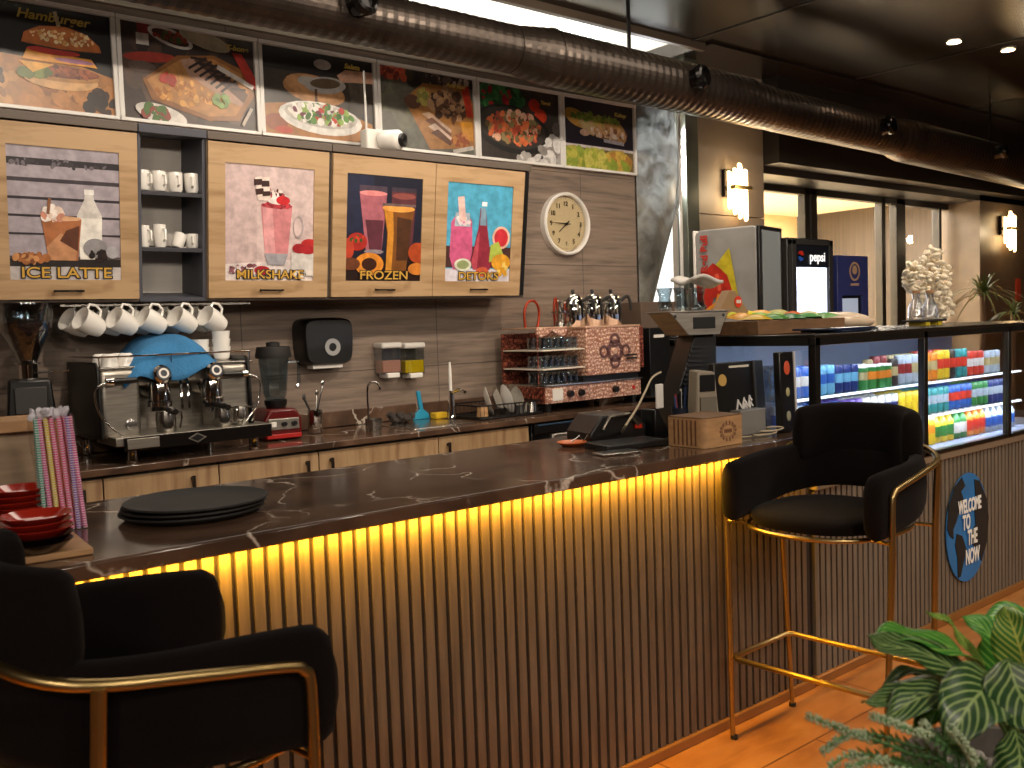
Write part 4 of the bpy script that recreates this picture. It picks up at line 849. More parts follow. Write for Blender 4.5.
m.build('water_spout', m_chrome, e)
for s, x0 in ((-1, .015), (1, EW-.015)):
    kx = x0-s*.05
    wd_ = MB().tube(catmull([(x0-s*.03, -.055, .335), (x0+s*.02, -.07, .33), (x0+s*.05, -.075, .29), (x0+s*.03, -.08, .2), (x0-s*.05, -.085, .105)], 6), .0045, 8).build('steam_wand', m_chrome, e, smooth=60)
    MB().cyl((x0+s*.0, -.06, .34), (x0-s*.03, -.062, .34), .016, .02, 16).build('valve', m_chrome, wd_)
    MB().cyl((x0-s*.03, -.062, .34), (x0-s*.12, -.066, .342), .014, .011, 16).build('steam_lever', m_black, wd_)
MB().lathe([(0, 0), (.022, 0), (.024, .004), (.018, .006), (0, .007)], (.115, -.032, .155), 22, axis=(0, -1, 0)).build('pressure_gauge', M('chrome_dial', '#8d8a86', .2, .8), e)
# milk jugs on the drip tray
jg = thing('milk_jug', '', 'jug')
MB().lathe([(0, 0), (.036, 0), (.038, .004), (.040, .05), (.036, .085), (.038, .088), (.034, .086), (.036, .05), (.034, .006), (0, .005)], (0, 0, 0), 24).build('body', m_steel, jg)
MB().tube([(.035, 0, .082), (.062, 0, .078), (.064, 0, .055), (.056, 0, .02), (.052, 0, .012)], .0045, 8).build('handle', m_chrome, jg)
for k, (x, y, sc_, lb) in enumerate(((.25, -.06, 1.05, 'steel milk jug under the left brew head of the espresso machine'), (.50, -.06, 1.0, 'steel milk jug under the right brew head of the espresso machine'), (.595, -.03, .95, 'steel milk jug by the right steam wand of the espresso machine'))):
    o = jg if k == 0 else copy_tree(jg); o.location = (1.12+x, 4.07+y, ZW+.1135); o.rotation_euler.z = R(-35); o.scale = (sc_,)*3; o['label'] = lb; o['group'] = 'steel milk jugs on the drip tray'
# cups and cloth on the machine
zt = ZW+.399
ecup = MB().lathe([(0, 0), (.022, 0), (.03, .008), (.037, .055), (.035, .055), (.028, .01), (0, .008)], (0, 0, 0), 20)
spots = [(.06, .03, 'first white cup, left, on top of the espresso machine'), (.13, .04, 'second white cup from the left on top of the espresso machine'), (.055, .14, 'white cup behind the leftmost one on the espresso machine'), (.13, .14, 'white cup in the second row at left on the espresso machine')]
for x, y, lb in spots:
    o = ecup.build('espresso_cup', m_ceram); o.location = (1.12+x, 4.07+y, zt+.055); o.rotation_euler.x = PI; tag(o, lb, 'cup', 'white cups on the espresso machine')
for x, y, n, st in ((.515, .2, 2, 'rear left'), (.60, .16, 3, 'right')):
    for k in range(n):
        o = ecup.build('espresso_cup', m_ceram); o.location = (1.12+x, 4.07+y, zt+.001+.036*k); o.scale = (1.15, 1.15, 1.15); tag(o, '%s upright white cup of the %s stack beside the blue cloth' % (('bottom', 'middle', 'top')[k if n == 3 else k*2], st), 'cup', 'white cups on the espresso machine')
def cloth(u, v):
    x = .09+.43*u; y = -.03+.34*v
    hump = .105*math.exp(-((u-.56)**4)/.018)+.03*math.sin(u*9+v*3)*.35
    z = .01+max(0, hump*(.35+.65*math.sin(min(1, v*1.6)*PI/2)))
    if v < .22:
        d = (.22-v)/.22; zb_ = max(0, hump*(.35+.65*math.sin(.352*PI/2)))+.01; z = zb_*(1-d)+d*(-.045+.03*math.sin(u*8+.6)-.03*(u < .35)); y = -.03+.34*.22-.085*d**.7
    if u < .15: z -= (.15-u)*.25; z = max(z, .002) if v > .22 else z
    if u > .85: z -= (u-.85)*.2
    return (x, y, max(z, .004) if v > .22 else z+.0)
o = MB().grid(cloth, 34, 26).build('blue_cloth', m_blue, solid=.003, smooth=80); o.location = (1.12, 4.055, zt+.004); tag(o, 'blue cleaning cloth draped over the top of the espresso machine', 'cloth')

# blender
b = thing('blender', 'red based blender with clear jar and black lid beside the espresso machine', 'blender', (2.00, 4.28, ZW+.001), R(-6)); b.scale = (1.1, 1.1, 1)
MB().prism([(-.085, 0), (.085, 0), (.085, .10), (.06, .15), (-.06, .15), (-.085, .10)], -.09, .09, 'y').build('base', M('red_plastic', '#551210', .25), b, bev=.012, seg=3)
MB().box(-.07, .07, -.097, -.09, .05, .105).build('control_panel', m_bsteel, b, bev=.004)
MB().box(-.078, .078, -.097, -.088, .008, .03).build('front_band', M('bright_red', '#a01c18', .3), b, bev=.003)
for x in (-.0, .045): MB().cyl((x, -.097, .078), (x, -.11, .078), .013, .011, 16).build('knob', m_black, b)
MB().box(-.06, -.035, -.101, -.096, .065, .09).build('switch', m_white, b, bev=.002)
MB().lathe([(.04, .15), (.05, .17), (.05, .19)], (0, 0, 0), 20).build('coupling', m_black, b)
MB().lathe([(.0, .19), (.045, .19), (.055, .22), (.072, .40), (.068, .40), (.05, .22), (.04, .196)], (0, 0, 0), 8).build('jar', m_cglass, b, smooth=20)
MB().tube([(.06, 0, .375), (.115, 0, .37), (.112, 0, .27), (.10, 0, .24)], .009, 8).build('jar_handle', m_cglass, b)
MB().lathe([(.078, .395), (.08, .41), (.072, .45), (.03, .452), (.03, .47), (.012, .475), (0, .475)], (0, 0, 0), 24).build('lid', m_blackm, b)

# bar tool pot
c = thing('utensil_pot', 'small mirror steel pot holding bar tools, right of the blender', 'pot', (2.235, 4.33, ZW+.001))
MB().lathe([(0, 0), (.036, 0), (.038, .004), (.038, .115), (.036, .115), (.035, .006), (0, .005)], (0, 0, 0), 24).build('pot', m_chrome, c)
for q, lb, nm, r_, mt in (((.05, 0, .24), 'steel bar spoon leaning right in the small steel pot', 'bar_spoon', .006, m_chrome), ((-.055, .0, .175), 'dark tongs leaning left in the small steel pot', 'tongs', .006, m_dgrey), ((.03, .03, .19), 'second steel tool upright in the small steel pot', 'stirrer', .004, m_steel)):
    o = MB().tube([(-q[0]*.4, -q[1]*.4, .008), q], r_, 8).ell((q[0]*1.04, q[1], q[2]+.01), (.011, .006, .018), 10).build(nm, mt); o.location = (2.235, 4.33, ZW+.002); tag(o, lb, nm.replace('_', ' '))
# small gooseneck tap, with square steel strainer pot in front
t = thing('drinking_tap', 'slim steel gooseneck tap rising from the worktop below the towel dispenser', 'tap', (2.60, 4.42, ZW+.001))
MB().lathe([(.02, 0), (.02, .012), (.008, .018)], (0, 0, 0), 16).build('base', m_chrome, t)
MB().tube(catmull([(0, 0, .01), (0, 0, .1), (0, 0, .19), (.01, -.01, .225), (.035, -.03, .232), (.05, -.045, .21), (.05, -.045, .19)], 6), .0065, 10).build('spout', m_chrome, t, smooth=60)
o = MB().lathe([(0, 0), (.042, 0), (.044, .055), (.042, .055), (.04, .004), (0, .003)], (0, 0, 0), 24).build('strainer_cup', m_steel); o.location = (2.50, 4.20, ZW+.001); tag(o, 'small round steel cup standing in front of the slim tap', 'cup')
# towel dispenser on the wall
p0, p1 = atY(300, 318, YW-.1), atY(354, 364, YW-.1)
d = thing('towel_dispenser', 'glossy black towel dispenser with grey ring on the tiled wall', 'towel dispenser', ((p0.x+p1.x)/2, YW-.001, (p0.z+p1.z)/2))
w2, h2 = (p1.x-p0.x)/2, (p0.z-p1.z)/2
def disp(u, v):
    a = u*2*PI; r_ = v; c_, s_ = math.cos(a), math.sin(a)
    x = w2*abs(c_)**.35*(1 if c_ > 0 else -1); z = h2*abs(s_)**.35*(1 if s_ > 0 else -1)
    return (x*(1-.06*(z < 0)*abs(z/h2)) * (1-.12*max(0, v-.6)), -.11*v, z*(1-.12*max(0, v-.6)))
m = MB().grid(disp, 48, 6); top = [(x*.94, -.125, z*.92) for x, _, z in [disp(k/48, 1) for k in range(48)]]
m.add([disp(k/48, 1) for k in range(48)]+top, [(k, (k+1) % 48, (k+1) % 48+48, k+48) for k in range(48)]+[tuple(range(48, 96))]); m.build('cover', m_black, d, smooth=50)
MB().lathe([(.022, 0), (.045, 0), (.045, .006), (.022, .006)], (.012, -.126, -.03), 28, axis=(0, -1, 0)).build('ring', M('pale_grey', '#9a9a98', .4), d)
MB().box(-w2*.6, w2*.55, -.10, -.03, -h2-.014, -h2+.004).build('towel', m_white, d, bev=.002)
# twin soap dispensers
for k, (xa, xb, cl_, lb) in enumerate(((378, 400, '#c88a70', 'clear wall dispenser of pink liquid, left of the two'), (401, 423, '#d8b010', 'clear wall dispenser of yellow liquid, right of the two'))):
    a, b2 = atY(xa, 343, YW-.06), atY(xb, 377, YW-.06); w_ = b2.x-a.x; hh = a.z-b2.z
    t = thing('soap_dispenser', lb, 'soap dispenser', (a.x, YW-.001, b2.z), group='clear dispensers on the tiled wall')
    MB().box(.004, w_-.004, -.09, 0, .02, hh*.86).build('tank', m_cglass, t, bev=.006)
    MB().box(.008, w_-.008, -.085, -.005, .03, hh*.5).build('liquid', M('soap_'+cl_.strip('#'), cl_, .2), t, bev=.004)
    MB().box(0, w_, -.1, 0, hh*.84, hh).build('lid', m_white, t, bev=.01)
    MB().box(w_*.2, w_*.8, -.105, -.01, -.0, .028).build('push_bar', m_white, t, bev=.006)
# sink area
o = MB().build('x', m_black) if False else None
sk = MB().box(2.62, 3.00, 4.0, 4.42, ZW-.002, ZW+.003).build('sink_rim', m_steel, bev=.002); tag(sk, 'flat steel sink rim set in the dark worktop', 'sink')
rnd = random.Random(9); m = MB()
for k in range(26): m.ell((rnd.uniform(-.06, .06), rnd.uniform(-.035, .035), rnd.uniform(.014, .045)), (.022, .022, .014), 8, rot=(rnd.random(), rnd.random(), 0))
o = m.build('scouring_pad', M('dark_steel_wool', '#3a332e', .9, bump=1, bscale=200), smooth=80); o.location = (2.76, 4.35, ZW+.004); tag(o, 'dark grey wire scouring pad by the sink', 'scourer')
t = thing('squeegee', 'small turquoise squeegee standing by the sink', 'squeegee', (2.93, 4.40, ZW+.004))
MB().prism([(-.055, 0), (.055, 0), (.045, .03), (.014, .055), (-.012, .055), (-.045, .03)], -.01, .01, 'y').build('head', M('turquoise', '#1f86a8', .4), t, bev=.004)
MB().prism([(-.012, .05), (.014, .05), (-.004, .16), (-.028, .16)], -.008, .008, 'y').build('handle', M('turquoise', '#1f86a8', .4), t, bev=.004)
o = MB().box(-.04, .04, -.03, .03, 0, .035).build('sponge', M('yellow_sponge', '#d0a81c', .9, bump=.6, bscale=120), bev=.006); o.location = (3.01, 4.34, ZW+.004); tag(o, 'yellow cleaning sponge beside the turquoise squeegee', 'sponge')
t = thing('kitchen_tap', 'tall chrome sink tap with white flecked neck, left of the dish rack', 'tap', (3.03, 4.24, ZW+.003))
MB().lathe([(.022, 0), (.022, .02), (.013, .04), (.012, .16)], (0, 0, 0), 18).build('base', m_chrome, t)
MB().lathe([(.009, .16), (.0095, .2), (.009, .28), (.005, .32)], (-.004, 0, 0), 14).build('neck', m_white, t)
MB().tube([(0, 0, .15), (.0, -.08, .17), (0, -.13, .155)], .009, 10).build('spout', m_chrome, t)
# dish rack
rk = thing('dish_rack', 'black wire dish rack right of the sink tap', 'dish rack', (3.09, 4.06, ZW+.001), R(0))
m = MB(); L_, W_ = .45, .30
for z in (.01, .075):
    m.tube([(0, 0, z), (L_, 0, z), (L_, W_, z), (0, W_, z)], .004, 6, closed=True)
for k in range(17): x = L_*k/16; m.tube([(x, 0, .075), (x, 0, .01), (x, W_, .01), (x, W_, .075)], .002, 5)
m.build('wire_basket', M('dark_wire', '#2e2b29', .3, .7), rk)
MB().box(0, L_, -.005, W_+.005, 0, .008).build('drip_pan', m_black, rk, bev=.002)
for k in range(4):
    o = MB().lathe([(0, 0), (.04, 0), (.085, .02), (.088, .018), (.042, -.004), (0, -.004)], (0, 0, 0), 28).build('drying_dish', (m_ceram, m_steel, m_ceram, m_steel)[k]); o.location = (3.24+.068*k, 4.20, ZW+.085); o.rotation_euler = (R(75), R(10), R(55+8*k))
    tag(o, '%s dish drying upright in the wire rack' % ('first white', 'second, steel', 'third, white', 'last steel')[k], 'dish', 'dishes in the wire rack')
for k, (x, y, s) in enumerate(((3.16, 4.13, .035), (3.49, 4.10, .04), (3.40, 4.09, .03))):
    o = MB().lathe([(0, s*1.5), (s*.8, s*1.5), (s, .0), (s*.94, 0), (s*.75, s*1.4), (0, s*1.42)], (0, 0, 0), 20).build('drying_cup', (m_wood, m_steel, m_dgrey)[k]); o.location = (x, y, ZW+.014); tag(o, ('tan cup upside down at the left of the dish rack', 'steel cup upside down at the right of the dish rack', 'grey cup upside down in the middle of the dish rack')[k], 'cup')

# ================================================================== COPPER TEA MACHINE
TX, TY, TZ = 3.565, 4.05, ZW+.001
tm = thing('tea_machine', 'engraved copper tea maker with glass shelves at left and patterned front', 'tea maker', (TX, TY, TZ))
for x, y in ((.04, .03), (.76, .03), (.04, .36), (.76, .36)): MB().lathe([(.02, 0), (.02, .05)], (x, y, 0), 14).build('foot', m_black, tm)
MB().box(0, .80, 0, .40, .05, .15).build('base', m_copper, tm, bev=.003)
MB().box(-.005, .81, -.01, .41, .15, .16).build('base_rim', m_steel, tm, bev=.002)
MB().box(0.01, .02, .01, .39, .055, .145).xf(Matrix.Translation((-.014, 0, 0))).build('side_plate', m_copper2, tm)
MB().box(.05, .13, -.004, .0, .065, .135).build('rating_plate', m_white, tm)
for x in (.185, .275, .565): MB().cyl((x, 0, .10), (x, -.025, .10), .022, .018, 18).build('control_knob', m_black, tm)
MB().cyl((.73, 0, .1), (.73, -.008, .1), .012, .012, 12).build('power_light', M('red_lamp', '#c02a1a', .3), tm)
MB().box(.335, .80, .0, .40, .195, .48).build('boiler_front', m_copper, tm, bev=.004)
MB().box(.33, .805, -.004, .404, .48, .492).build('boiler_rim', M('pale_copper', '#e0b496', .35, .5), tm, bev=.002)
MB().box(.32, .80, .02, .38, .16, .195).build('gap_plate', m_black, tm)
md = MB()
for r_, cx, cz in ((.07, .575, .335), (.04, .48, .335), (.04, .67, .335), (.045, .575, .40), (.045, .575, .27)):
    md.lathe([(r_*.6, 0), (r_, 0), (r_, .003), (r_*.6, .003)], (cx, -.0005, cz), 28, axis=(0, -1, 0))
    for k in range(8): a = k*PI/4; md.ell((cx+r_*.8*math.cos(a), -.003, cz+r_*.8*math.sin(a)), (r_*.16, .003, r_*.16), 8)
md.build('medallion', M('blackened_copper', '#7d5a56', .35, .6), tm)
MB().lathe([(0, 0), (.022, 0), (.018, .004), (0, .004)], (.575, -.002, .335), 16, axis=(0, -1, 0)).build('rosette', M('pale_copper', '#e0b496', .35, .5), tm)
for z in (.305, .285): MB().cyl((.66, -.02, z), (.745, -.02, z), .006, .006, 8).build('tap_bar', m_blackm, tm)
MB().box(.805, .845, .02, .39, .23, .47).build('side_box', m_dgrey, tm, bev=.003)
MB().box(.803, .849, .015, .02, .22, .48).build('side_box_frame', m_copper2, tm)
MB().box(0, .335, .385, .40, .16, .46).build('rear_panel', m_copper2, tm)
MB().prism([(.0, .49), (.235, .49), (.235, .455), (.21, .44), (.16, .45), (.1175, .475), (.075, .45), (.025, .44), (0, .455)], .06, .075, 'y').build('canopy', m_copper, tm)
MB().box(0, .24, .06, .39, .488, .496).build('canopy_top', M('pale_copper', '#e0b496', .35, .5), tm, bev=.002)
for z in (.245, .355):
    MB().prism([(.0, .02), (.32, .0), (.335, .385), (.0, .385)], z, z+.008, 'z').build('glass_shelf', M('pale_shelf', '#cfc4b4', .3), tm, bev=.002)
for x in (.008, .228): MB().tube([(x, .07, .16), (x, .07, .46)], .004, 8).build('shelf_post', m_copper2, tm)
for x, yy, lb in ((.07, .2, 'l'), (.26, .22, 'r')):
    pts = catmull([(x-.04, yy, .496), (x-.045, yy, .58), (x-.02, yy, .64), (x+.03, yy, .655), (x+.065, yy, .62), (x+.07, yy, .56), (x+.055, yy, .496)], 6) if lb == 'l' else catmull([(x+.03, yy, .47), (x+.02, yy, .6), (x+.035, yy, .67), (x+.05, yy, .6), (x+.05, yy, .47)], 6)
    MB().tube(pts, .008, 10).build('copper_loop', m_redcop, tm, smooth=60)
t = MB().lathe([(.035, 0), (.03, .03), (.012, .045), (.012, .08), (.05, .085), (.052, .095), (.012, .097), (.01, .13), (.014, .15), (0, .16)], (TX+.245, TY+.13, TZ+.493), 20).build('valve_stand', m_steel, tm)
t.location = (-TX, -TY, -TZ)
# small tea glasses on the shelves
tg = MB().lathe([(0, 0), (.018, 0), (.021, .01), (.016, .035), (.023, .06), (.0215, .06), (.0145, .035), (.018, .008), (0, .006)], (0, 0, 0), 14).build('tea_glass', m_cglass)
first = True
for s, z in enumerate((.161, .254, .364)):
    for row in range(2):
        for k in range(6):
            o = tg if first else tg.copy()
            if not first: COL.objects.link(o)
            first = False
            o.location = (TX+.035+.05*k+.01*row, TY+.055+.12*row, TZ+z+.0005); o.scale = (1.15, 1.15, 1.15)
            tag(o, 'small clear tea glass on the %s shelf of the copper tea maker, %s row, %s' % (('bottom', 'middle', 'top')[s], ('front', 'back')[row], ('leftmost', '2nd', '3rd', '4th', '5th', 'rightmost')[k]), 'glass', 'small tea glasses on the copper tea maker')
# three teapots
tp = thing('teapot', '', 'teapot')
MB().lathe([(0, 0), (.06, 0), (.064, .006), (.064, .115), (.058, .13), (.05, .135), (0, .135)], (0, 0, 0), 30).build('body', m_chrome, tp)
MB().lathe([(.056, .134), (.05, .15), (.03, .165), (.008, .168), (0, .168)], (0, 0, 0), 24).build('lid', m_chrome, tp)
MB().lathe([(.006, .166), (.012, .178), (.008, .19), (0, .192)], (0, 0, 0), 14).build('lid_knob', m_black, tp)
MB().tube(catmull([(.055, 0, .125), (.10, 0, .15), (.118, 0, .12), (.122, 0, .075)], 6), [.006]+[.009]*17+[.007], 10).build('handle', m_blackm, tp, smooth=60)
MB().tube([(-.058, 0, .07), (-.08, 0, .10), (-.10, 0, .145)], [.014, .011, .008], 10).build('spout', m_chrome, tp)
for k, (x, lb) in enumerate(((.405, 'left of the three chrome teapots on the copper tea maker'), (.57, 'middle one of the three chrome teapots on the copper tea maker'), (.735, 'rightmost of the three chrome teapots on the copper tea maker'))):
    o = tp if k == 0 else copy_tree(tp); o.location = (TX+x, TY+.18, TZ+.493); o.rotation_euler.z = R(-30); o.scale = (1.08, 1.08, 1.2); o['label'] = lb; o['group'] = 'chrome teapots'
# plate and lid behind the till
o = MB().lathe([(0, 0), (.1, 0), (.16, .012), (.17, .02), (.165, .022), (.1, .008), (0, .008)], (0, 0, 0), 32).build('steel_pan_lid', m_steel); o.location = (4.52, 4.12, ZW+.02); o.rotation_euler.x = R(3); tag(o, 'wide shallow steel lid lying on the worktop right of the tea maker', 'lid')

# ================================================================== TILL AREA ON THE BAR
wb = thing('wooden_box', 'small laser engraved wooden box with rounded corner at the front of the till', 'box', (2.45, 1.99, ZS+.001), R(0))
arc = [(.035-.035*math.cos(a), .035-.035*math.sin(a)) for a in [i*PI/2/8 for i in range(9)]]
wb.scale = (.84, .84, .86)
pl_ = arc+[(.235, 0), (.235, .19), (0, .19)]
MB().prism(pl_, 0, .115, 'z').build('body', m_wood, wb, smooth=30)
m = MB(); m.prism([(x*1.0, y) for x, y in pl_], .115, .120, 'z'); m.build('lid', m_dwood, wb, smooth=30)
m = MB()
for k in range(6): m.box(-.0015, .001, .045+k*.022, .052+k*.022, .008, .108)
m.build('grooves', M('burnt_groove', '#6b452c', .7), wb, smooth=0)
m = MB()
for k in range(14):
    a = 2*PI*k/14; m.ell((.145+.048*math.cos(a), -.0005, .058+.034*math.sin(a)), (.009, .0015, .007), 8, rot=(0, a, 0))
m.lathe([(.036, 0), (.039, 0), (.039, .001), (.036, .001)], (.145, 0, .058), 28, sy=.66, axis=(0, -1, 0)).box(.119, .171, -.001, 0, .050, .066)
m.build('engraving', M('burnt_engraving', '#7d5436', .7), wb)
m = MB().box(.124, .166, -.0016, -.001, .054, .062); m.build('engraved_name', M('burnt_groove', '#6b452c', .7), wb, smooth=0)
def bx(name, label, cat, px0, px1, py0, py1, Y, depth, mat, bev=.003, rz=0):
    a, b = atY(px0, (py0+py1)/2, Y), atY(px1, (py0+py1)/2, Y); c0, c1 = atY((px0+px1)/2, py1, Y), atY((px0+px1)/2, py0, Y)
    o = MB().box(0, b.x-a.x, 0, depth, 0, c1.z-c0.z).build(name, mat, bev=bev); o.location = (a.x, Y, c0.z); o.rotation_euler.z = rz
    return tag(o, label, cat)
o = bx('grey_carton', 'plain grey carton right behind the engraved wooden box', 'carton', 741, 766, 413, 438, 2.10, .05, M('grey_card', '#77736c', .6)); o.location.z = ZS+.001
# black stand-up cases leaning by the fridge
def case(px0, px1, Y, label, w, tilt, h=.27, sticker=True):
    a = atY(px0, 400, Y); t = thing('game_case', label, 'case', (a.x, Y, ZS+.001), R(-4), rx=tilt, group='black cases beside the drinks fridge')
    MB().box(0, w, 0, .03, 0, h).build('shell', M('black_case', '#15120f', .3, noise=.2), t, bev=.004)
    return t
t = case(718, 772, 2.16, 'wide black case with round gold and white stickers, leaning by the fridge', .275, R(-4))
for x, z, r_, c in ((.04, .205, .022, '#b89248'), (.03, .06, .016, '#8d8a50'), (.075, .055, .018, '#7d7a48')): MB().lathe([(0, 0), (r_, 0), (r_, .001), (0, .001)], (x, -.001, z), 20, axis=(0, -1, 0)).build('sticker', M('sticker_'+c.strip('#'), c, .5), t)
MB().box(.08, .19, -.001, 0, .248, .256).build('title_strip', M('pale_print', '#c9c0a8', .5), t, smooth=0)
m = MB(); rnd = random.Random(3)
pts = [(.105+.022*k/2, .105+.02*((k*5) % 3-1)+.006*k/3) for k in range(9)]
m.tube([(x, -.002, z) for x, z in pts], .004, 6); m.tube([(x+.004, -.002, z-.022) for x, z in pts[2:]], .0035, 6); m.build('scribble_logo', m_white, t)
MB().box(.125, .205, -.01, .0, .02, .085).build('handle_plate', M('smoky_metal', '#5d564c', .3, .7), t, bev=.006)
MB().box(.21, .222, -.004, .0, .0, .27).build('spine', M('smoky_metal', '#5d564c', .3, .7), t)
t = case(782, 800, 2.04, 'narrow black case with orange picture and white right edge, against the fridge', .085, R(-2), .30)
MB().box(.078, .087, -.004, .034, 0, .30).build('white_edge', m_white, t)
for z, c, r_ in ((.24, '#c8502a', .022), (.15, '#a8a070', .014), (.06, '#8d8a70', .016)): MB().ell((.04, -.001, z), (r_*.8, .002, r_*1.2), 14).build('printed_fruit', M('sticker_'+c.strip('#'), c, .5), t)
# tall black dispenser with a steel head
DX, DY = 2.90, 2.39
T = thing('drinks_dispenser', 'tall black slatted dispenser with flared steel top behind the till', 'dispenser', (DX, DY, ZS+.001), R(-20)); T.scale = (.82, .82, 1)
MB().prism([(-.13, 0), (.10, 0), (.10, .37), (-.02, .37), (-.14, .10)], -.02, .14, 'y').build('body', m_black, T, bev=.006)
m = MB()
for k in range(11): m.box(-.10+.009*k*.6, .02, -.03, -.02, .14+.018*k, .147+.018*k)
m.build('louvre', m_blackm, T)
hd = MB().prism([(-.17, .46), (.14, .46), (.095, .37), (-.075, .37)], -.06, .16, 'y').build('steel_head', m_bsteel, T, bev=.003)
MB().box(-.05, .07, -.062, -.058, .395, .44).build('head_recess', m_black, hd)
MB().box(-.18, .15, -.07, .17, .46, .466).build('top_tray', m_bsteel, T, bev=.002)
for x in (-.145, .115): MB().lathe([(.007, 0), (.007, .002)], (x, -.06, .445), 10, axis=(0, -1, 0)).build('screw', m_dgrey, T)
for k in range(3):
    o = (tg.copy()); COL.objects.link(o); o.location = (DX-.10+.07*k, DY+.07-.025*k, ZS+.469); o.scale = (1.4, 1.4, 1.5)
    tag(o, 'clear tumbler on the steel top of the black dispenser, %s of three' % ('left', 'middle', 'right')[k], 'glass', 'tumblers on the dispenser')
o = MB().grid(lambda u, v: (-.09+.18*u, -.06+.12*v, .012*math.sin(u*5)+.01*math.cos(v*6)), 10, 8).build('paper_stack', M('white_paper', '#cfcac2', .7), solid=.012, smooth=70); o.location = (DX+.05, DY+.03, ZS+.582); tag(o, 'white paper lids piled over the tumblers on the dispenser', 'paper lids')
# card terminal, printers
t = thing('card_terminal', 'beige card terminal with dark screen standing at the right of the till', 'card terminal', (2.70, 2.20, ZS+.001), R(-15))
MB().prism([(-.045, 0), (.06, 0), (.05, .09), (.035, .24), (-.04, .25), (-.05, .1)], -.03, .03, 'y').build('body', M('beige_plastic', '#8d8270', .4), t, bev=.008)
MB().box(-.035, .03, -.034, -.03, .17, .23).build('screen', m_black, t); MB().box(-.035, .035, -.036, -.03, .08, .15).build('keypad', M('keypad_grey', '#6b6458', .5), t)
MB().box(-.06, .07, -.06, .05, 0, .03).build('cradle', m_black, t, bev=.004)
t = thing('pen_cup', 'dark blue cup of pens standing in front of the black dispenser', 'pen cup', (2.655, 2.27, ZS+.001))
MB().lathe([(0, 0), (.028, 0), (.034, .11), (.032, .11), (.026, .004), (0, .003)], (0, 0, 0), 20).build('cup', M('navy_plastic', '#1c2433', .3), t)
for k, c in enumerate(('#2f4a7d', '#8d2a2a', '#15120f', '#c9c4bc', '#2f4a7d')):
    o = MB().tube([(.006*k-.012, 0, .006), (.016*k-.03, .01*(k % 2), .15+.008*k)], .0035, 8).build('pen', M('pen_'+c.strip('#'), c, .4)); o.location = (2.655, 2.27, ZS+.004)
    tag(o, '%s pen in the dark blue pen cup, %s from the left' % (('blue', 'red', 'black', 'white', 'long blue')[k], ('1st', '2nd', '3rd', '4th', '5th')[k]), 'pen')
m = MB().box(-.02, .02, 0, .008, 0, .09); o = m.build('white_phone', m_white, bev=.004); o.location = (2.575, 2.295, ZS+.112); tag(o, 'white handset leaning in its black charging stand by the till', 'phone')
o = MB().prism([(-.03, 0), (.05, 0), (.04, .03), (-.01, .11), (-.03, .11)], -.035, .035, 'x').build('charging_stand', m_black, bev=.004); o.location = (2.575, 2.33, ZS+.001); o.rotation_euler.z = R(-90); tag(o, 'black charging stand under the white handset', 'stand')
t = thing('receipt_printer', 'black receipt printer with open grey lid arm left of the wooden box', 'printer', (2.44, 2.42, ZS+.001), R(-12))
MB().prism([(-.13, 0), (.11, 0), (.11, .06), (.06, .10), (-.08, .10), (-.13, .04)], -.07, .10, 'y').build('body', m_black, t, bev=.006)
MB().tube([(-.08, -.072, .05), (-.05, -.075, .095), (.03, -.075, .10), (.07, -.075, .055)], .007, 8).build('lid_arm', M('smoky_metal', '#5d564c', .3, .7), t)
MB().box(.055, .085, -.08, -.07, .045, .06).build('red_key', m_red, t)
o = MB().box(-.16, .10, -.07, .07, 0, .022).build('black_tray', m_black, bev=.004); o.location = (2.37, 2.24, ZS+.001); o.rotation_euler.z = R(-10); tag(o, 'flat black tray lying between the phone and the receipt printer', 'tray')
t = thing('mobile_phone', 'thin silver edged mobile phone lying flat on the marble bar', 'phone', on(617, 454), R(-12))
MB().box(-.075, .075, -.036, .036, 0, .009).build('case', m_steel, t, bev=.003); MB().box(-.07, .07, -.032, .032, .009, .0095).build('screen', m_black, t)
t = thing('snack_dish', 'small orange and red dish with dark glasses resting on it, on the bar', 'dish', on(572, 446))
MB().lathe([(0, .004), (.03, .004), (.052, .016), (.054, .014), (.032, 0), (0, 0)], (0, 0, 0), 26).build('dish', M('orange_glaze', '#c8642a', .3), t)
o = MB().tube([(-.05, 0, .012), (-.02, -.01, .03), (.0, -.01, .012), (.02, -.01, .03), (.05, 0, .012), (.11, .03, .006)], .0025, 6).build('glasses', m_steel); o.location = Vector(on(580, 447))+Vector((0, -.01, .012)); tag(o, 'folded wire rimmed glasses lying by the small orange dish', 'eyeglasses')
def cable(name, label, pts, r_, mat):
    return tag(MB().tube(catmull(pts, 8), r_, 8).build(name, mat, smooth=60), label, 'cable')
cable('power_cable', 'cream cable hanging down in front of the black dispenser at left', [atY(661, 372, 2.45), atY(652, 378, 2.45), atY(645, 392, 2.42), atY(637, 408, 2.38), atY(626, 425, 2.2), Vector((*on(620, 437)[:2], ZS+.006))], .004, M('cream_cable', '#b8a88c', .5))
m = []
for k in range(22):
    a = k*.75; m.append((2.86+.05*math.cos(a)+.008*k*.6-.05, 2.03+.025*math.sin(a), ZS+.005+.0012*k))
cable('charging_cable', 'coiled cream charging cable lying beside the wooden box', [(2.64, 2.10, ZS+.006), (2.7, 2.08, ZS+.006)]+m, .003, M('cream_cable', '#b8a88c', .5))
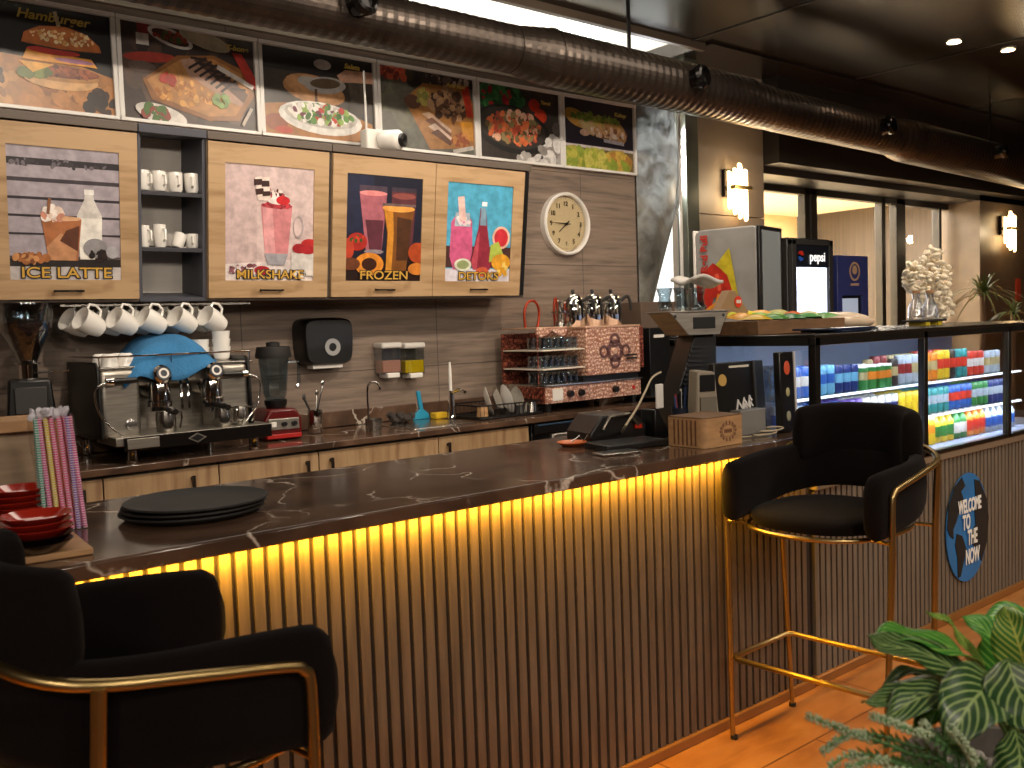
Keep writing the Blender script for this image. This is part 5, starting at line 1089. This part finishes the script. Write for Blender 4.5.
# things far right on the back worktop
o = bx('black_water_heater', 'black appliance with white label on the back worktop, right of the tea maker', 'appliance', 650, 678, 322, 392, 4.15, .25, m_black); o.location.z = ZW+.001
lbp = MB().box(.04, .14, -.003, -.0005, .40, .42).build('label_plate', m_white, o)
o = bx('brown_carton', 'brown board panel box standing above the black appliance', 'carton', 641, 676, 296, 322, 4.2, .22, M('brown_card', '#5b4a3c', .7)); 
o.location.z = [x for x in bpy.data.objects if x.name == 'black_water_heater'][0].location.z+.0 + 0
hz = max(v.co.z for v in bpy.data.objects['black_water_heater'].data.vertices)+ZW+.002
o.location.z = hz

# ================================================================== FRIDGE CONTENTS
CANM = {}
def drink(kind, c1, c2):
    key = (kind, c1, c2)
    if key in CANM: return CANM[key]
    a, b = M('can_'+c1.strip('#'), c1, .35), M('can_'+c2.strip('#'), c2, .35)
    m = MB()
    if kind == 'can':
        m.lathe([(.020, 0), (.026, .008), (.026, .045)], (0, 0, 0), 14, 0).lathe([(.026, .045), (.026, .085)], (0, 0, 0), 14, 1).lathe([(.026, .085), (.026, .112), (.021, .12)], (0, 0, 0), 14, 0).lathe([(.021, .12), (.02, .117), (0, .117)], (0, 0, 0), 14, 2)
    elif kind == 'carton':
        m.box(-.026, .026, -.03, .03, 0, .055, 0).box(-.026, .026, -.03, .03, .055, .10, 1).box(-.026, .026, -.03, .03, .10, .125, 0).prism([(-.026, .125), (.026, .125), (0, .14)], -.03, .03, 'y', 2)
    elif kind == 'bottle':
        m.lathe([(.026, 0), (.03, .006), (.03, .03)], (0, 0, 0), 14, 0).lathe([(.0305, .03), (.0305, .085)], (0, 0, 0), 14, 1).lathe([(.03, .085), (.028, .105), (.012, .13), (.012, .14)], (0, 0, 0), 14, 0).lathe([(.014, .138), (.014, .152), (0, .152)], (0, 0, 0), 12, 2)
    o = m.build({'can': 'drink_can', 'carton': 'juice_carton', 'bottle': 'drink_bottle'}[kind], [a, b, m_white if kind != 'can' else m_steel])
    CANM[key] = [o, False]; return CANM[key]
CN = {'#2a5aa8': 'blue', '#1c2f6b': 'navy', '#d8d4cc': 'white', '#c83a2a': 'red', '#d8b82a': 'yellow', '#2f8a8a': 'teal', '#2f7a3a': 'green', '#e0842a': 'orange', '#6b4a9a': 'purple', '#b8a878': 'beige', '#a8b4c0': 'silver', '#2a2624': 'black', '#d88a9a': 'pink', '#8a2a2a': 'maroon', '#6aa8c8': 'light blue'}
CI = {v: k for k, v in CN.items()}
def nth(k): return {1: '1st', 2: '2nd', 3: '3rd', 21: '21st', 22: '22nd', 23: '23rd', 31: '31st'}.get(k, '%dth' % k)
def row(shelf, z, Y, seq, x0, dx, kname, back=False):
    x = x0
    for i, (kind, a, b, s) in enumerate(seq):
        ent = drink(kind, CI[a], CI[b]); o = ent[0]
        if ent[1]: o = o.copy(); COL.objects.link(o)
        ent[1] = True
        o.location = (x, Y, z+.001); o.scale = (.9, .9, s); o.rotation_euler.z = (i*37 % 11)*.1; x += dx*(1.12 if kind != 'can' else 1)
        col = a if a == b else a+' and '+b
        tag(o, '%s %s, %s from left, %s row, %s fridge shelf' % (col, {'can': 'drink can', 'carton': 'juice carton', 'bottle': 'drink bottle'}[kind], nth(i+1), 'rear' if back else 'front', shelf.replace(' shelf', '')), {'can': 'can', 'carton': 'carton', 'bottle': 'bottle'}[kind], 'drinks on the %s of the glass fridge' % shelf)
def rp(kind, a, b, n, s=1): return [(kind, a, b, s)]*n
top = rp('can', 'blue', 'white', 3, 1.0)+rp('can', 'light blue', 'blue', 3, 1)+rp('can', 'navy', 'light blue', 3, .95)+rp('carton', 'green', 'beige', 1, .75)+rp('carton', 'green', 'orange', 3, .75)+rp('can', 'black', 'beige', 1)+rp('can', 'silver', 'maroon', 2, 1.1)+rp('can', 'silver', 'beige', 2, 1.1)+rp('can', 'orange', 'beige', 2, 1.1)+rp('can', 'yellow', 'red', 2, 1.15)+rp('can', 'black', 'red', 1, 1.15)+rp('can', 'teal', 'red', 2, 1.15)+rp('can', 'red', 'white', 3, 1)+rp('can', 'silver', 'beige', 3, .95)
mid = rp('can', 'silver', 'blue', 3)+rp('can', 'blue', 'purple', 4)+rp('can', 'purple', 'blue', 3)+rp('can', 'white', 'navy', 5)+rp('can', 'yellow', 'yellow', 4)+rp('can', 'teal', 'silver', 4)+rp('can', 'blue', 'red', 4)+rp('can', 'green', 'silver', 3)+rp('can', 'navy', 'silver', 3)
low = rp('bottle', 'silver', 'white', 9, .8)+rp('carton', 'yellow', 'red', 3, .95)+rp('carton', 'yellow', 'orange', 5, .95)+rp('bottle', 'yellow', 'green', 3, .9)+rp('bottle', 'green', 'white', 2, .9)+rp('bottle', 'orange', 'red', 3, .9)+rp('bottle', 'silver', 'blue', 5, .85)
row('top shelf', SH[1], 2.16, top, 3.16, .0605, 'top')
row('middle shelf', SH[0], 2.16, mid, 3.14, .0595, 'middle')
row('bottom', FZ0+.008, 2.12, low, 3.14, .0595, 'bottom')
row('top shelf', SH[1], 2.235, [(k, b, a, s) for k, a, b, s in top[4:]], 3.32, .0605, 'top', True)
row('middle shelf', SH[0], 2.235, mid[2:], 3.20, .0595, 'middle', True)
row('bottom', FZ0+.008, 2.20, low[::-1][:26], 3.30, .0595, 'bottom', True)
for k in range(4):
    o = tg.copy(); COL.objects.link(o); o.location = (3.30+.07*k, 2.42, SH[1]+.06); o.rotation_euler.x = 0; o.scale = (1.9, 1.9, 1.9); o.location.z = SH[1]+.001; tag(o, 'clear glass at the back of the top fridge shelf, %s from the left' % nth(k+1), 'glass', 'clear glasses at the back of the fridge')

# ================================================================== ON TOP OF THE FRIDGE
zt = FZ1+.013
t = thing('wooden_riser', 'brown laminate display box on the left end of the glass fridge', 'display box', (3.07, 2.22, zt))
MB().box(0, .62, 0, .40, 0, .056).build('box', m_dwood, t, bev=.002)
rnd = random.Random(12); pc = ['#d8b02a', '#d89a2a', '#c8c84a', '#4a8a3a', '#8ab04a', '#d8c82a', '#3a7a4a', '#a8b86a', '#d8a04a', '#5a9a5a', '#c8602a', '#b0a868', '#6aa05a', '#d8d0a0']
pn = ['yellow', 'amber', 'lime', 'green', 'pale green', 'bright yellow', 'dark green', 'olive', 'tan', 'mid green', 'orange red', 'khaki', 'leaf green', 'cream']
for k in range(14):
    x = .05+.04*k+.005*rnd.random(); y = .05+.09*(k % 3)
    def pk(u, v): 
        e = math.sin(u*PI)*math.sin(v*PI); return ((u-.5)*.085, (v-.5)*.12, .003+.022*abs(e)**.6)
    def pk2(u, v):
        e = math.sin(u*PI)*math.sin(v*PI); return ((u-.5)*.085, (v-.5)*.12, .003-.003*abs(e)**.6)
    o = MB().grid(pk, 10, 10).grid(pk2, 10, 10).build('snack_packet', M('packet_'+pn[k].replace(' ', '_'), pc[k], .3), smooth=70)
    o.location = (3.07+x, 2.22+y, zt+.057+.008*(k % 3)); o.rotation_euler = (R(8*(k % 3)), R(rnd.uniform(-6, 6)), R(rnd.uniform(-30, 30)))
    tag(o, '%s snack packet lying on the brown display box, %s from the left' % (pn[k], nth(k+1)), 'packet', 'snack packets on the display box')
t = thing('paper_cone_sign', 'brown cone shaped stand with a round red sticker above the snack packets', 'stand', (3.20, 2.46, zt+.075))
MB().prism([(-.11, 0), (.13, 0), (.02, .11), (-.02, .11)], -.02, .02, 'y').build('cone', M('kraft_card', '#8d7050', .7), t, bev=.003)
MB().lathe([(0, 0), (.024, 0), (.024, .003), (0, .003)], (.035, -.021, .062), 24, axis=(0, -1, 0)).build('sticker', M('sticker_red', '#d03a20', .4), t)
m = MB(); 
for k in range(3): m.box(.020+.011*k, .028+.011*k, -.026, -.0245, .056, .07)
m.build('sticker_mark', m_white, t)
def bag(u, v):
    a = u*2*PI; r_ = math.sin(v*PI)**.5; return (.21*r_*math.cos(a)*(1+.05*math.sin(3*a)), .14*r_*math.sin(a), .035*(1-math.cos(v*PI))*(1+.15*math.sin(2*a+1)))
o = MB().grid(bag, 32, 12).build('bread_bag', M('beige_plastic_bag', '#cbb49a', .35, bump=.5, bscale=14, noise=.15), smooth=80); o.location = (3.86, 2.36, zt+.001); tag(o, 'large crumpled beige bag lying on the glass fridge right of the display box', 'bag')
for k in range(2):
    o = MB().box(-.15, .15, -.09, .09, 0, .008).build('blue_tray', M('navy_gloss', '#1c2740', .2), bev=.003); o.location = (3.42-.04*k, 2.08, zt+.001+.009*k); o.rotation_euler.z = R(3-8*k); tag(o, '%s flat dark blue tray at the front edge of the fridge top' % ('lower', 'upper')[k], 'tray')
# energy drink cooler
c0 = atD(736, 258, 4.85); ph = math.atan2(ray(736, 258).y, ray(736, 258).x)
t = thing('mini_cooler', 'silver countertop cooler with red and yellow artwork behind the snack packets', 'cooler', (c0.x, c0.y, 1.36), ph-PI/2-R(24)); t.scale = (1.06, 1.06, 1.12)
MB().prism([(-.135, .06), (-.155, .13), (-.155, .42), (-.13, .44), (.15, .44), (.16, .42), (.16, 0), (-.11, 0)], -.13, .15, 'y').build('cabinet', m_lgrey, t, bev=.006)
MB().box(-.163, -.150, -.135, .155, .10, .44).build('door_edge', m_white, t, bev=.003)
MB().box(.16, .175, -.13, .15, .0, .44).build('door', m_black, t, bev=.004)
MB().box(.1755, .178, -.10, .12, .03, .42).build('door_glass', M('cooler_glass', '#8d9598', .1, .4), t)
art = [('p', [(.33, .62), (.58, .80), (.60, .80), (.78, .12), (.5, .2)], '#b8a828'), ('p', [(.0, .46), (.08, .56), (.2, .6), (.3, .66), (.42, .6), (.55, .52), (.62, .38), (.7, .18), (.6, .2), (.5, .14), (.44, .3), (.3, .28), (.24, .12), (.12, .1), (.18, .2), (.1, .24), (.0, .26)], '#a8281c'),
       ('l', (.36, .54), (.42, .36), .010, '#c8503a'), ('p', [(.02, .24), (.1, .24), (.26, .1), (.2, .02), (.06, .02)], '#2a2630'), ('p', [(.38, .24), (.56, .30), (.62, .14), (.5, .06), (.4, .08)], '#c9beb4'), ('l', (.16, .14), (.36, .22), .008, '#c8802a'), ('l', (.36, .22), (.4, .32), .007, '#c8802a'), ('l', (.18, .14), (.26, .05), .007, '#c8802a')]
picture(t, .29, .42, art, (-.145, -.1375, .01), 'artwork')
text('Red Bull', .05, (-.10, -.14, .33), M('lettering_red', '#a8281c', .5), t, rot=(PI/2, -PI/2, 0), w=1.0, bold=.002)
pd = MB().box(-.19, .19, -.17, .19, 0, 1.358).build('cooler_pedestal', m_blackm, bev=.004); pd.location = (c0.x, c0.y, .001); pd.rotation_euler.z = ph-PI/2-R(24); tag(pd, 'black pedestal under the silver countertop cooler', 'pedestal')
# carafes, blossom ornament
for k, px_ in enumerate((916, 930)):
    p = atY(px_, 310, 2.30); t = thing('glass_carafe', '%s of two clear swing top carafes on the fridge top' % ('left', 'right')[k], 'carafe', (p.x, 2.30, zt+.031), group='clear carafes')
    MB().lathe([(0, 0), (.034, 0), (.038, .01), (.036, .06), (.024, .085), (.016, .10), (.02, .13), (.017, .13), (.013, .1), (.03, .06), (.034, .01), (0, .004)], (0, 0, 0), 20).build('glass', glass('bright_glass', '#ffffff', .4, .05, .05), t)
    MB().lathe([(.02, .128), (.02, .142), (0, .144)], (0, 0, 0), 16).build('stopper', M('cork', '#b0845a', .7), t)
a, b = atY(908, 318, 2.30), atY(940, 318, 2.30)
t = thing('carafe_stand', 'small dark stand with yellow feet under the two carafes', 'stand', ((a.x+b.x)/2, 2.30, zt)); MB().box(-.13, .13, -.05, .05, .018, .03).build('top', m_dgrey, t, bev=.003)
for x in (-.05, .07): MB().box(x-.02, x+.02, -.045, .045, 0, .018).build('foot', M('yellow_foot', '#c8b02a', .4), t)
p = atY(948, 290, 2.42)
t = thing('blossom_ornament', 'tall cream coloured branch of coral like blossoms on the fridge top', 'ornament', (p.x, 2.52, zt))
MB().tube(catmull([(0, 0, 0), (.02, 0, .12), (-.01, 0, .22), (.02, 0, .34)], 5), .012, 8).build('branch', M('cream_branch', '#b09878', .7), t)
m = MB(); rnd = random.Random(5)
SX = 1.3
lobes = [(0, .06, .075), (.03, .14, .08), (-.03, .22, .10), (-.11, .24, .07), (.05, .26, .085), (0, .31, .07), (.03, .38, .045), (-.15, .29, .04), (.08, .17, .06), (.12, .08, .05), (.02, .03, .09), (-.09, .18, .05)]
for cx, cz, rr_ in lobes:
    for k in range(26):
        a = rnd.random()*6.28; q = math.acos(rnd.uniform(-1, 1)); d_ = Vector((math.sin(q)*math.cos(a), math.sin(q)*math.sin(a), math.cos(q)))
        s_ = rnd.uniform(.012, .022); m.ell(Vector((cx*1.3, 0, cz))+Vector((d_.x*1.2, d_.y, d_.z))*rr_*.9, (s_, s_*.7, s_*1.2), 6, rot=(q, 0, a))
o = m.build('blossom_cluster', M('cream_blossom', '#efe2c8', .8, noise=.15), t, smooth=60); o['kind'] = 'stuff'

# ================================================================== BACKGROUND
# tall drinks fridge
a, b = atY(792, 236, 3.4), atY(833, 240, 3.4); W_ = b.x-a.x
t = thing('tall_drinks_fridge', 'tall black drinks fridge with glowing white door, far behind the counter', 'fridge', (a.x, 3.4, .001))
MB().box(-.01, W_+.01, .03, .62, 0, 1.885).build('cabinet', m_black, t, bev=.006)
m = MB(); m.box(0, .045, -.0, .03, .1, 1.87); m.box(W_-.045, W_, 0, .03, .1, 1.87); m.box(0, W_, 0, .03, 1.84, 1.875); m.box(0, W_, 0, .03, .08, .16); m.build('door_frame', m_blackm, t, bev=.003)
MB().box(.045, W_-.045, .008, .028, 1.70, 1.84).build('header_sign', M('sign_dark', '#10141c', .3), t)
MB().box(.045, W_-.045, .022, .028, .16, 1.70).build('lit_liner', M('fridge_glow', '#dfe8ff', emit=3.2), t)
MB().box(.045, W_-.045, .002, .006, .16, 1.70).build('door_pane', m_glass, t)
for z in (1.1, 1.32, 1.54): MB().box(.045, W_-.045, .012, .020, z, z+.008).build('shelf', M('wire_white', '#c0c8d4', .4), t)
for z in ():
    for k in range(5):
        o = drink('bottle', CI['light blue'], CI['white'])[0].copy(); COL.objects.link(o); o.location = (a.x+.085+.07*k, 3.413, z+.002); o.scale = (.8, .16, 1.2); o.parent = None
        bpy.data.objects.remove(o)
cm = (W_*.22, .0065, 1.77)
lg = MB().lathe([(0, 0), (.032, 0)], cm, 28, 0, axis=(0, -1, 0)).build('logo_disc', m_white, t)
def wave(z): return [(-.032+.064*i/10, z+.006*math.sin(i/10*PI*2)) for i in range(11)]
up_ = [(x, z) for x, z in wave(.007)]+[(.032*math.cos(q), .032*math.sin(q)) for q in [PI*i/12 for i in range(1, 12)]]
lo_ = [(x, z) for x, z in wave(-.007)]+[(.032*math.cos(q), -.032*math.sin(q)) for q in [PI*i/12 for i in range(1, 12)]]
for pts, c, nm in ((up_, m_red, 'logo_upper'), (lo_, M('logo_blue', '#1f4a9a', .4), 'logo_lower')):
    pts = [(x*.98 if x*x+z*z <= .001024 else x, z) for x, z in pts]
    MB().prism([(x+cm[0], z+cm[2]) for x, z in pts], .0035, .005, 'y').build(nm, c, t, smooth=0)
text('pepsi', .085, (W_*.62, .004, 1.765), M('sign_glow_white', '#ffffff', emit=.9), t, w=1.0, bold=.0005)
area('tall_fridge_glow', (a.x+W_/2, 3.38, 1.1), (a.x+W_/2, 2.5, 1.0), .35, 1.2, 3, (.85, .92, 1))
a, b = atY(837, 256, 3.42), atY(868, 256, 3.42); W_ = b.x-a.x
t = thing('blue_fridge', 'narrow blue fridge with round emblem beside the glowing drinks fridge', 'fridge', (a.x, 3.42, .001))
MB().box(0, W_, .03, .6, 0, 1.785).build('cabinet', M('royal_blue', '#2c3468', .35), t, bev=.006)
m = MB(); m.box(0, W_, 0, .03, 1.52, 1.785); m.box(0, .06, 0, .03, 0, 1.52); m.box(W_-.08, W_, 0, .03, 0, 1.52); m.box(.06, W_-.08, 0, .03, 0, .3); m.build('door', M('royal_blue', '#2c3468', .35), t, bev=.003)
MB().box(.06, W_-.08, .012, .02, .3, 1.52).build('window', M('dark_fridge_glass', '#1b1c26', .1), t)
MB().box(.07, W_-.12, .008, .013, 1.30, 1.50).build('lit_items', M('cool_glow', '#9aa6b8', emit=.5), t)
MB().lathe([(.05, 0), (.064, 0), (.064, .002), (.05, .002)], (W_*.55, -.0005, 1.68), 28, axis=(0, -1, 0)).lathe([(0, 0), (.03, 0), (.03, .002), (0, .002)], (W_*.55, -.0005, 1.69), 20, axis=(0, -1, 0)).box(W_*.55-.05, W_*.55+.05, -.003, 0, 1.585, 1.60).build('emblem', M('emblem_gold', '#a88a6a', .4), t)
# crystal sconces
for q, lb, s_ in (((738, 190), 'crystal wall light glowing on the beige panel beside the mottled column', 1.0), ((1010, 230), 'crystal wall light on the far pillar at the right edge', 1.0)):
    Yp = 4.60 if q[0] < 900 else 4.61
    p = atY(q[0], q[1], Yp-.07); t = thing('wall_sconce', lb, 'wall light', (p.x, Yp, p.z), group='crystal wall lights')
    MB().box(-.11, .05, -.03, 0, -.05, .16).build('back_plate', M('dark_bronze', '#231a14', .4, .5), t, bev=.004)
    MB().box(-.10, .12, -.12, -.02, .0, .03).build('band', m_gold, t, bev=.004)
    gm = M('crystal_glow', '#ffdca0', emit=7)
    for k in range(7):
        x = -.09+.032*k; h_ = (.13, .15, .12, .17, .20, .15, .10)[k]; d_ = (.15, .17, .19, .2, .22, .24, .16)[k]; y = -.06-.03*(k % 2)
        MB().prism([(x-.012, -d_*.9), (x, -d_), (x+.012, -d_*.9), (x+.012, h_), (x-.012, h_+.01)], y-.012, y+.012, 'y').build('crystal_rod', gm, t)
    pt = bpy.data.lights.new('sconce_bulb', 'POINT'); pt.energy = 5; pt.color = (1, .76, .46); pt.shadow_soft_size = .05
    po = bpy.data.objects.new('sconce_bulb', pt); COL.objects.link(po); po.location = (p.x, Yp-.28, p.z)
# spiky plant behind the blossoms
def spiky(px_, py_, Y, n, L, label, seed):
    p = atY(px_, py_, Y); t = thing('spiky_plant', label, 'plant', (p.x, Y, .001)); rnd = random.Random(seed)
    MB().lathe([(0, 0), (.13, 0), (.17, .55), (.15, .55), (.14, .5), (0, .5)], (0, 0, 0), 20).build('pot', m_dgrey, t)
    hz = p.z; MB().tube([(0, 0, .5), (.02, 0, hz)], [.03, .02], 8).build('trunk', M('bark', '#5a4632', .9), t)
    m = MB()
    for k in range(n):
        a = rnd.random()*6.28; el = rnd.uniform(.2, 1.4); l_ = L*rnd.uniform(.7, 1.1); pts = []
        for i in range(7):
            u = i/6; r_ = l_*u*math.cos(el); z = l_*u*math.sin(el)-l_*.75*u*u*math.cos(el*.7)
            pts.append((r_, z))
        vs = []
        for i, (r_, z) in enumerate(pts):
            w_ = .009*(1-(i/6)**2)+.0008
            vs += [(r_*math.cos(a)-w_*math.sin(a), r_*math.sin(a)+w_*math.cos(a), z), (r_*math.cos(a)+w_*math.sin(a), r_*math.sin(a)-w_*math.cos(a), z)]
        m.add([(x+.02, y, z+hz) for x, y, z in vs], [(2*i, 2*i+1, 2*i+3, 2*i+2) for i in range(6)])
    o = m.build('blade_foliage', M('blade_green', '#4a5a26', .5, noise=.3), t, smooth=0); o['kind'] = 'stuff'
spiky(982, 296, 3.3, 70, .36, 'spiky leaved plant behind the cream blossoms', 3)
spiky(1012, 314, 3.3, 40, .25, 'smaller spiky plant at the right edge behind the fridge', 5)
p = atY(1019, 290, 4.6)
o = MB().box(-.06, .06, -.01, 0, -.13, .13).build('wall_notice', M('notice_red', '#a83a28', .5)); o.location = (p.x, 4.615, p.z); tag(o, 'small red notice on the far wall at the right edge', 'notice')

# ================================================================== FOREGROUND PLANTS
def leaf_mat(name, dark, pale, freq=9):
    m, nt, b, tc = nodes(name, .38); sep = nt.nodes.new('ShaderNodeSeparateXYZ'); nt.links.new(tc.outputs['UV'], sep.inputs[0])
    def mt(op, a, c=None, d=None):
        n = nt.nodes.new('ShaderNodeMath'); n.operation = op
        for i, v in enumerate((a, c, d)):
            if v is None: continue
            if isinstance(v, (int, float)): n.inputs[i].default_value = v
            else: nt.links.new(v, n.inputs[i])
        return n.outputs[0]
    au = mt('ABSOLUTE', mt('SUBTRACT', sep.outputs[0], .5)); v = mt('MULTIPLY_ADD', au, -.75, sep.outputs[1]); w = mt('FRACT', mt('MULTIPLY', v, freq))
    st = ramp(nt, mt('ABSOLUTE', mt('SUBTRACT', w, .5)), [(.08, (1, 1, 1, 1)), (.17, (0, 0, 0, 1))]); mid = ramp(nt, au, [(.012, (1, 1, 1, 1)), (.03, (0, 0, 0, 1))])
    f = mixc(nt, 1.0, st, mid, 'LIGHTEN')
    nt.links.new(mixc(nt, f, mixc(nt, noise(nt, tc.outputs['Object'], 30), dark, tuple(min(1, x*1.5) for x in lin(dark)[:3])+(1,)), pale), b.inputs['Base Color'])
    return m
lm1 = leaf_mat('striped_leaf', '#1f3d1c', '#8aa060'); lm2 = leaf_mat('bright_striped_leaf', '#2f6b24', '#7fae4a', 8); lm3 = leaf_mat('yellow_striped_leaf', '#3f6b2a', '#b8bc5a', 11)
pc0 = atD(1015, 765, 1.50)
pt = thing('striped_leaf_plant', 'potted plant with broad dark green leaves striped pale, lower right corner', 'plant', (pc0.x, pc0.y, .001))
O = Vector(pt.location)
MB().lathe([(0, 0), (.13, 0), (.17, .62), (.17, .66), (.155, .66), (.15, .60), (0, .60)], (0, 0, 0), 32).build('planter', M('stone_planter', '#5b5650', .6, noise=.2), pt)
m = MB(); rnd = random.Random(2)
for k in range(150):
    a = rnd.random()*6.28; q = .145*math.sqrt(rnd.random()); s_ = rnd.uniform(.009, .018); m.ell((q*math.cos(a), q*math.sin(a), .605+rnd.random()*.012), (s_, s_*.8, s_*.6), 8, rot=(0, 0, a))
o = m.build('pebbles', M('grey_pebbles', '#9a958c', .6, noise=.5, nscale=12), pt, smooth=70); o['kind'] = 'stuff'
crown = Vector((0, 0, .66))
def leaf(pxs, width, mat, nrm=(0, 0, 1), fold=.25, camf=.6):
    P = [atD(x, y, d)-O for x, y, d in pxs]; C_ = catmull(P, 6); n = len(C_)
    base = C_[0]; MB().tube(catmull([crown+Vector((rnd.uniform(-.02, .02), rnd.uniform(-.02, .02), 0)), (crown+base)/2+Vector((0, 0, .03)), base], 6), .0035, 6).build('stem', M('leaf_stem', '#4a6b2a', .5), pt)
    vs = []; uv = []; nu = 10
    for i, p in enumerate(C_):
        t = i/(n-1); tn = (C_[min(i+1, n-1)]-C_[max(i-1, 0)]).normalized()
        N = (Vector(nrm)*(1-camf)+(CAM-(p+O)).normalized()*camf).normalized(); X = tn.cross(N).normalized(); N = X.cross(tn).normalized()
        w = width*(math.sin(PI*min(1, t*1.02+.0)**.8)**.8 if 0 < t < 1 else 0)+.0006
        for j in range(nu+1):
            q = j/nu*2-1; vs.append(p+X*(w*q)+N*(abs(q)*w*fold-.15*w*q*q+.004*math.sin(t*16+q*3)*abs(q))); uv.append((j/nu, t))
    m = MB(); m.uv = uv; m.add(vs, [(i*(nu+1)+j, i*(nu+1)+j+1, (i+1)*(nu+1)+j+1, (i+1)*(nu+1)+j) for i in range(n-1) for j in range(nu)])
    return m.build('leaf', mat, pt, smooth=80, solid=.0008)
leaf([(1000, 700, 1.40), (965, 655, 1.34), (925, 640, 1.30), (893, 634, 1.27), (874, 640, 1.25)], .030, lm2, camf=.35)
leaf([(1005, 705, 1.38), (960, 672, 1.30), (920, 652, 1.26), (885, 645, 1.22), (868, 636, 1.20)], .026, lm1, camf=.6)
leaf([(995, 715, 1.36), (955, 690, 1.28), (915, 688, 1.24), (885, 700, 1.22), (862, 702, 1.20)], .022, lm1, camf=.3)
leaf([(985, 715, 1.32), (950, 695, 1.25), (915, 700, 1.21), (885, 722, 1.19)], .034, lm1, camf=.45)
leaf([(1006, 688, 1.30), (985, 690, 1.22), (965, 712, 1.17), (950, 745, 1.15)], .043, lm1, camf=.85)
leaf([(1010, 700, 1.42), (1000, 660, 1.40), (985, 630, 1.40), (962, 617, 1.40)], .028, lm2, camf=.5)
leaf([(1030, 690, 1.36), (1022, 655, 1.33), (1012, 625, 1.33), (1004, 606, 1.33)], .036, lm3, camf=.8)
leaf([(1008, 660, 1.28), (1018, 690, 1.20), (1034, 715, 1.17), (1050, 735, 1.15)], .042, lm1, camf=.85)
leaf([(1000, 690, 1.40), (970, 650, 1.38), (948, 622, 1.36), (926, 612, 1.34)], .008, lm3, camf=.5)
leaf([(985, 700, 1.36), (945, 705, 1.30), (925, 720, 1.28), (914, 738, 1.27)], .016, lm2, camf=.6)
leaf([(995, 700, 1.42), (945, 680, 1.38), (905, 672, 1.34), (880, 690, 1.32)], .012, lm1, camf=.5)
leaf([(1015, 730, 1.30), (1020, 760, 1.22), (1012, 790, 1.18), (1000, 815, 1.16)], .030, lm1, camf=.7)
leaf([(1040, 640, 1.5), (1020, 625, 1.5), (1005, 615, 1.52), (985, 618, 1.52)], .03, lm2, camf=.5)
# pale spike plant
fc = atD(960, 860, 1.25)
ft = thing('white_spike_plant', 'feathery green plant with pale flower spikes in front of the striped leaf plant', 'plant', (fc.x, fc.y, .001)); O2 = Vector(ft.location)
MB().lathe([(0, 0), (.09, 0), (.12, .56), (.105, .56), (.1, .5), (0, .5)], (0, 0, 0), 28).build('planter', M('stone_planter', '#5b5650', .6, noise=.2), ft)
m_sp = M('pale_spike_flower', '#b4c4a0', .6, noise=.2); m_fern = M('sage_leaflet', '#5f8a52', .5, noise=.3)
def spike(pxs, bloom=.45, L=.016, nm='flower_spike'):
    P = [Vector((0, 0, .52))]+[atD(x, y, d)-O2 for x, y, d in pxs]; C_ = catmull(P, 12); n = len(C_); m = MB(); m.tube(C_, [.0022]*(n-1)+[.0008], 6, 1)
    for i in range(8, n):
        t = i/(n-1); p = C_[i]; tn = (C_[min(i+1, n-1)]-C_[i-1]).normalized(); e1 = tn.orthogonal().normalized(); e2 = tn.cross(e1)
        fl = t > 1-bloom
        for k in range(5 if fl else 4):
            a = k*2*PI/(5 if fl else 4)+i*.7; d_ = e1*math.cos(a)+e2*math.sin(a); s_ = (.0030 if fl else .003)*(1.25-t*.6)
            if fl and rnd.random() < .75: m.ell(p+d_*.0045, (s_*.8, s_*.8, s_*1.1), 6, 0)
            elif not fl:
                l_ = L*(1.1-.5*t); q = p+(d_*.8+tn*.7)*l_; x_ = d_.cross(tn)*.0022
                m.add([p, (p+q)/2+x_, q, (p+q)/2-x_], [(0, 1, 2, 3)], 1)
    m.build(nm, [m_sp, m_fern], ft, smooth=60)
FS = 1
spike([(960, 775, 1.2), (945, 745, 1.15), (905, 728, 1.12), (872, 716, 1.10)], .4)
spike([(950, 790, 1.2), (905, 765, 1.15), (850, 755, 1.12), (812, 785, 1.10)], .3)
spike([(955, 785, 1.2), (905, 752, 1.16), (850, 732, 1.14), (808, 716, 1.12)], .35)
spike([(958, 785, 1.2), (900, 742, 1.18), (850, 735, 1.16), (822, 752, 1.15)], .35)
spike([(975, 790, 1.2), (975, 765, 1.14), (965, 745, 1.11), (950, 728, 1.10)], .5)
spike([(965, 800, 1.2), (920, 772, 1.13), (880, 760, 1.10), (845, 768, 1.08)], .3)
spike([(985, 790, 1.24), (965, 755, 1.2), (935, 735, 1.18), (922, 722, 1.18)], .35)
spike([(955, 800, 1.2), (925, 780, 1.1), (890, 772, 1.05), (860, 790, 1.02)], .4)
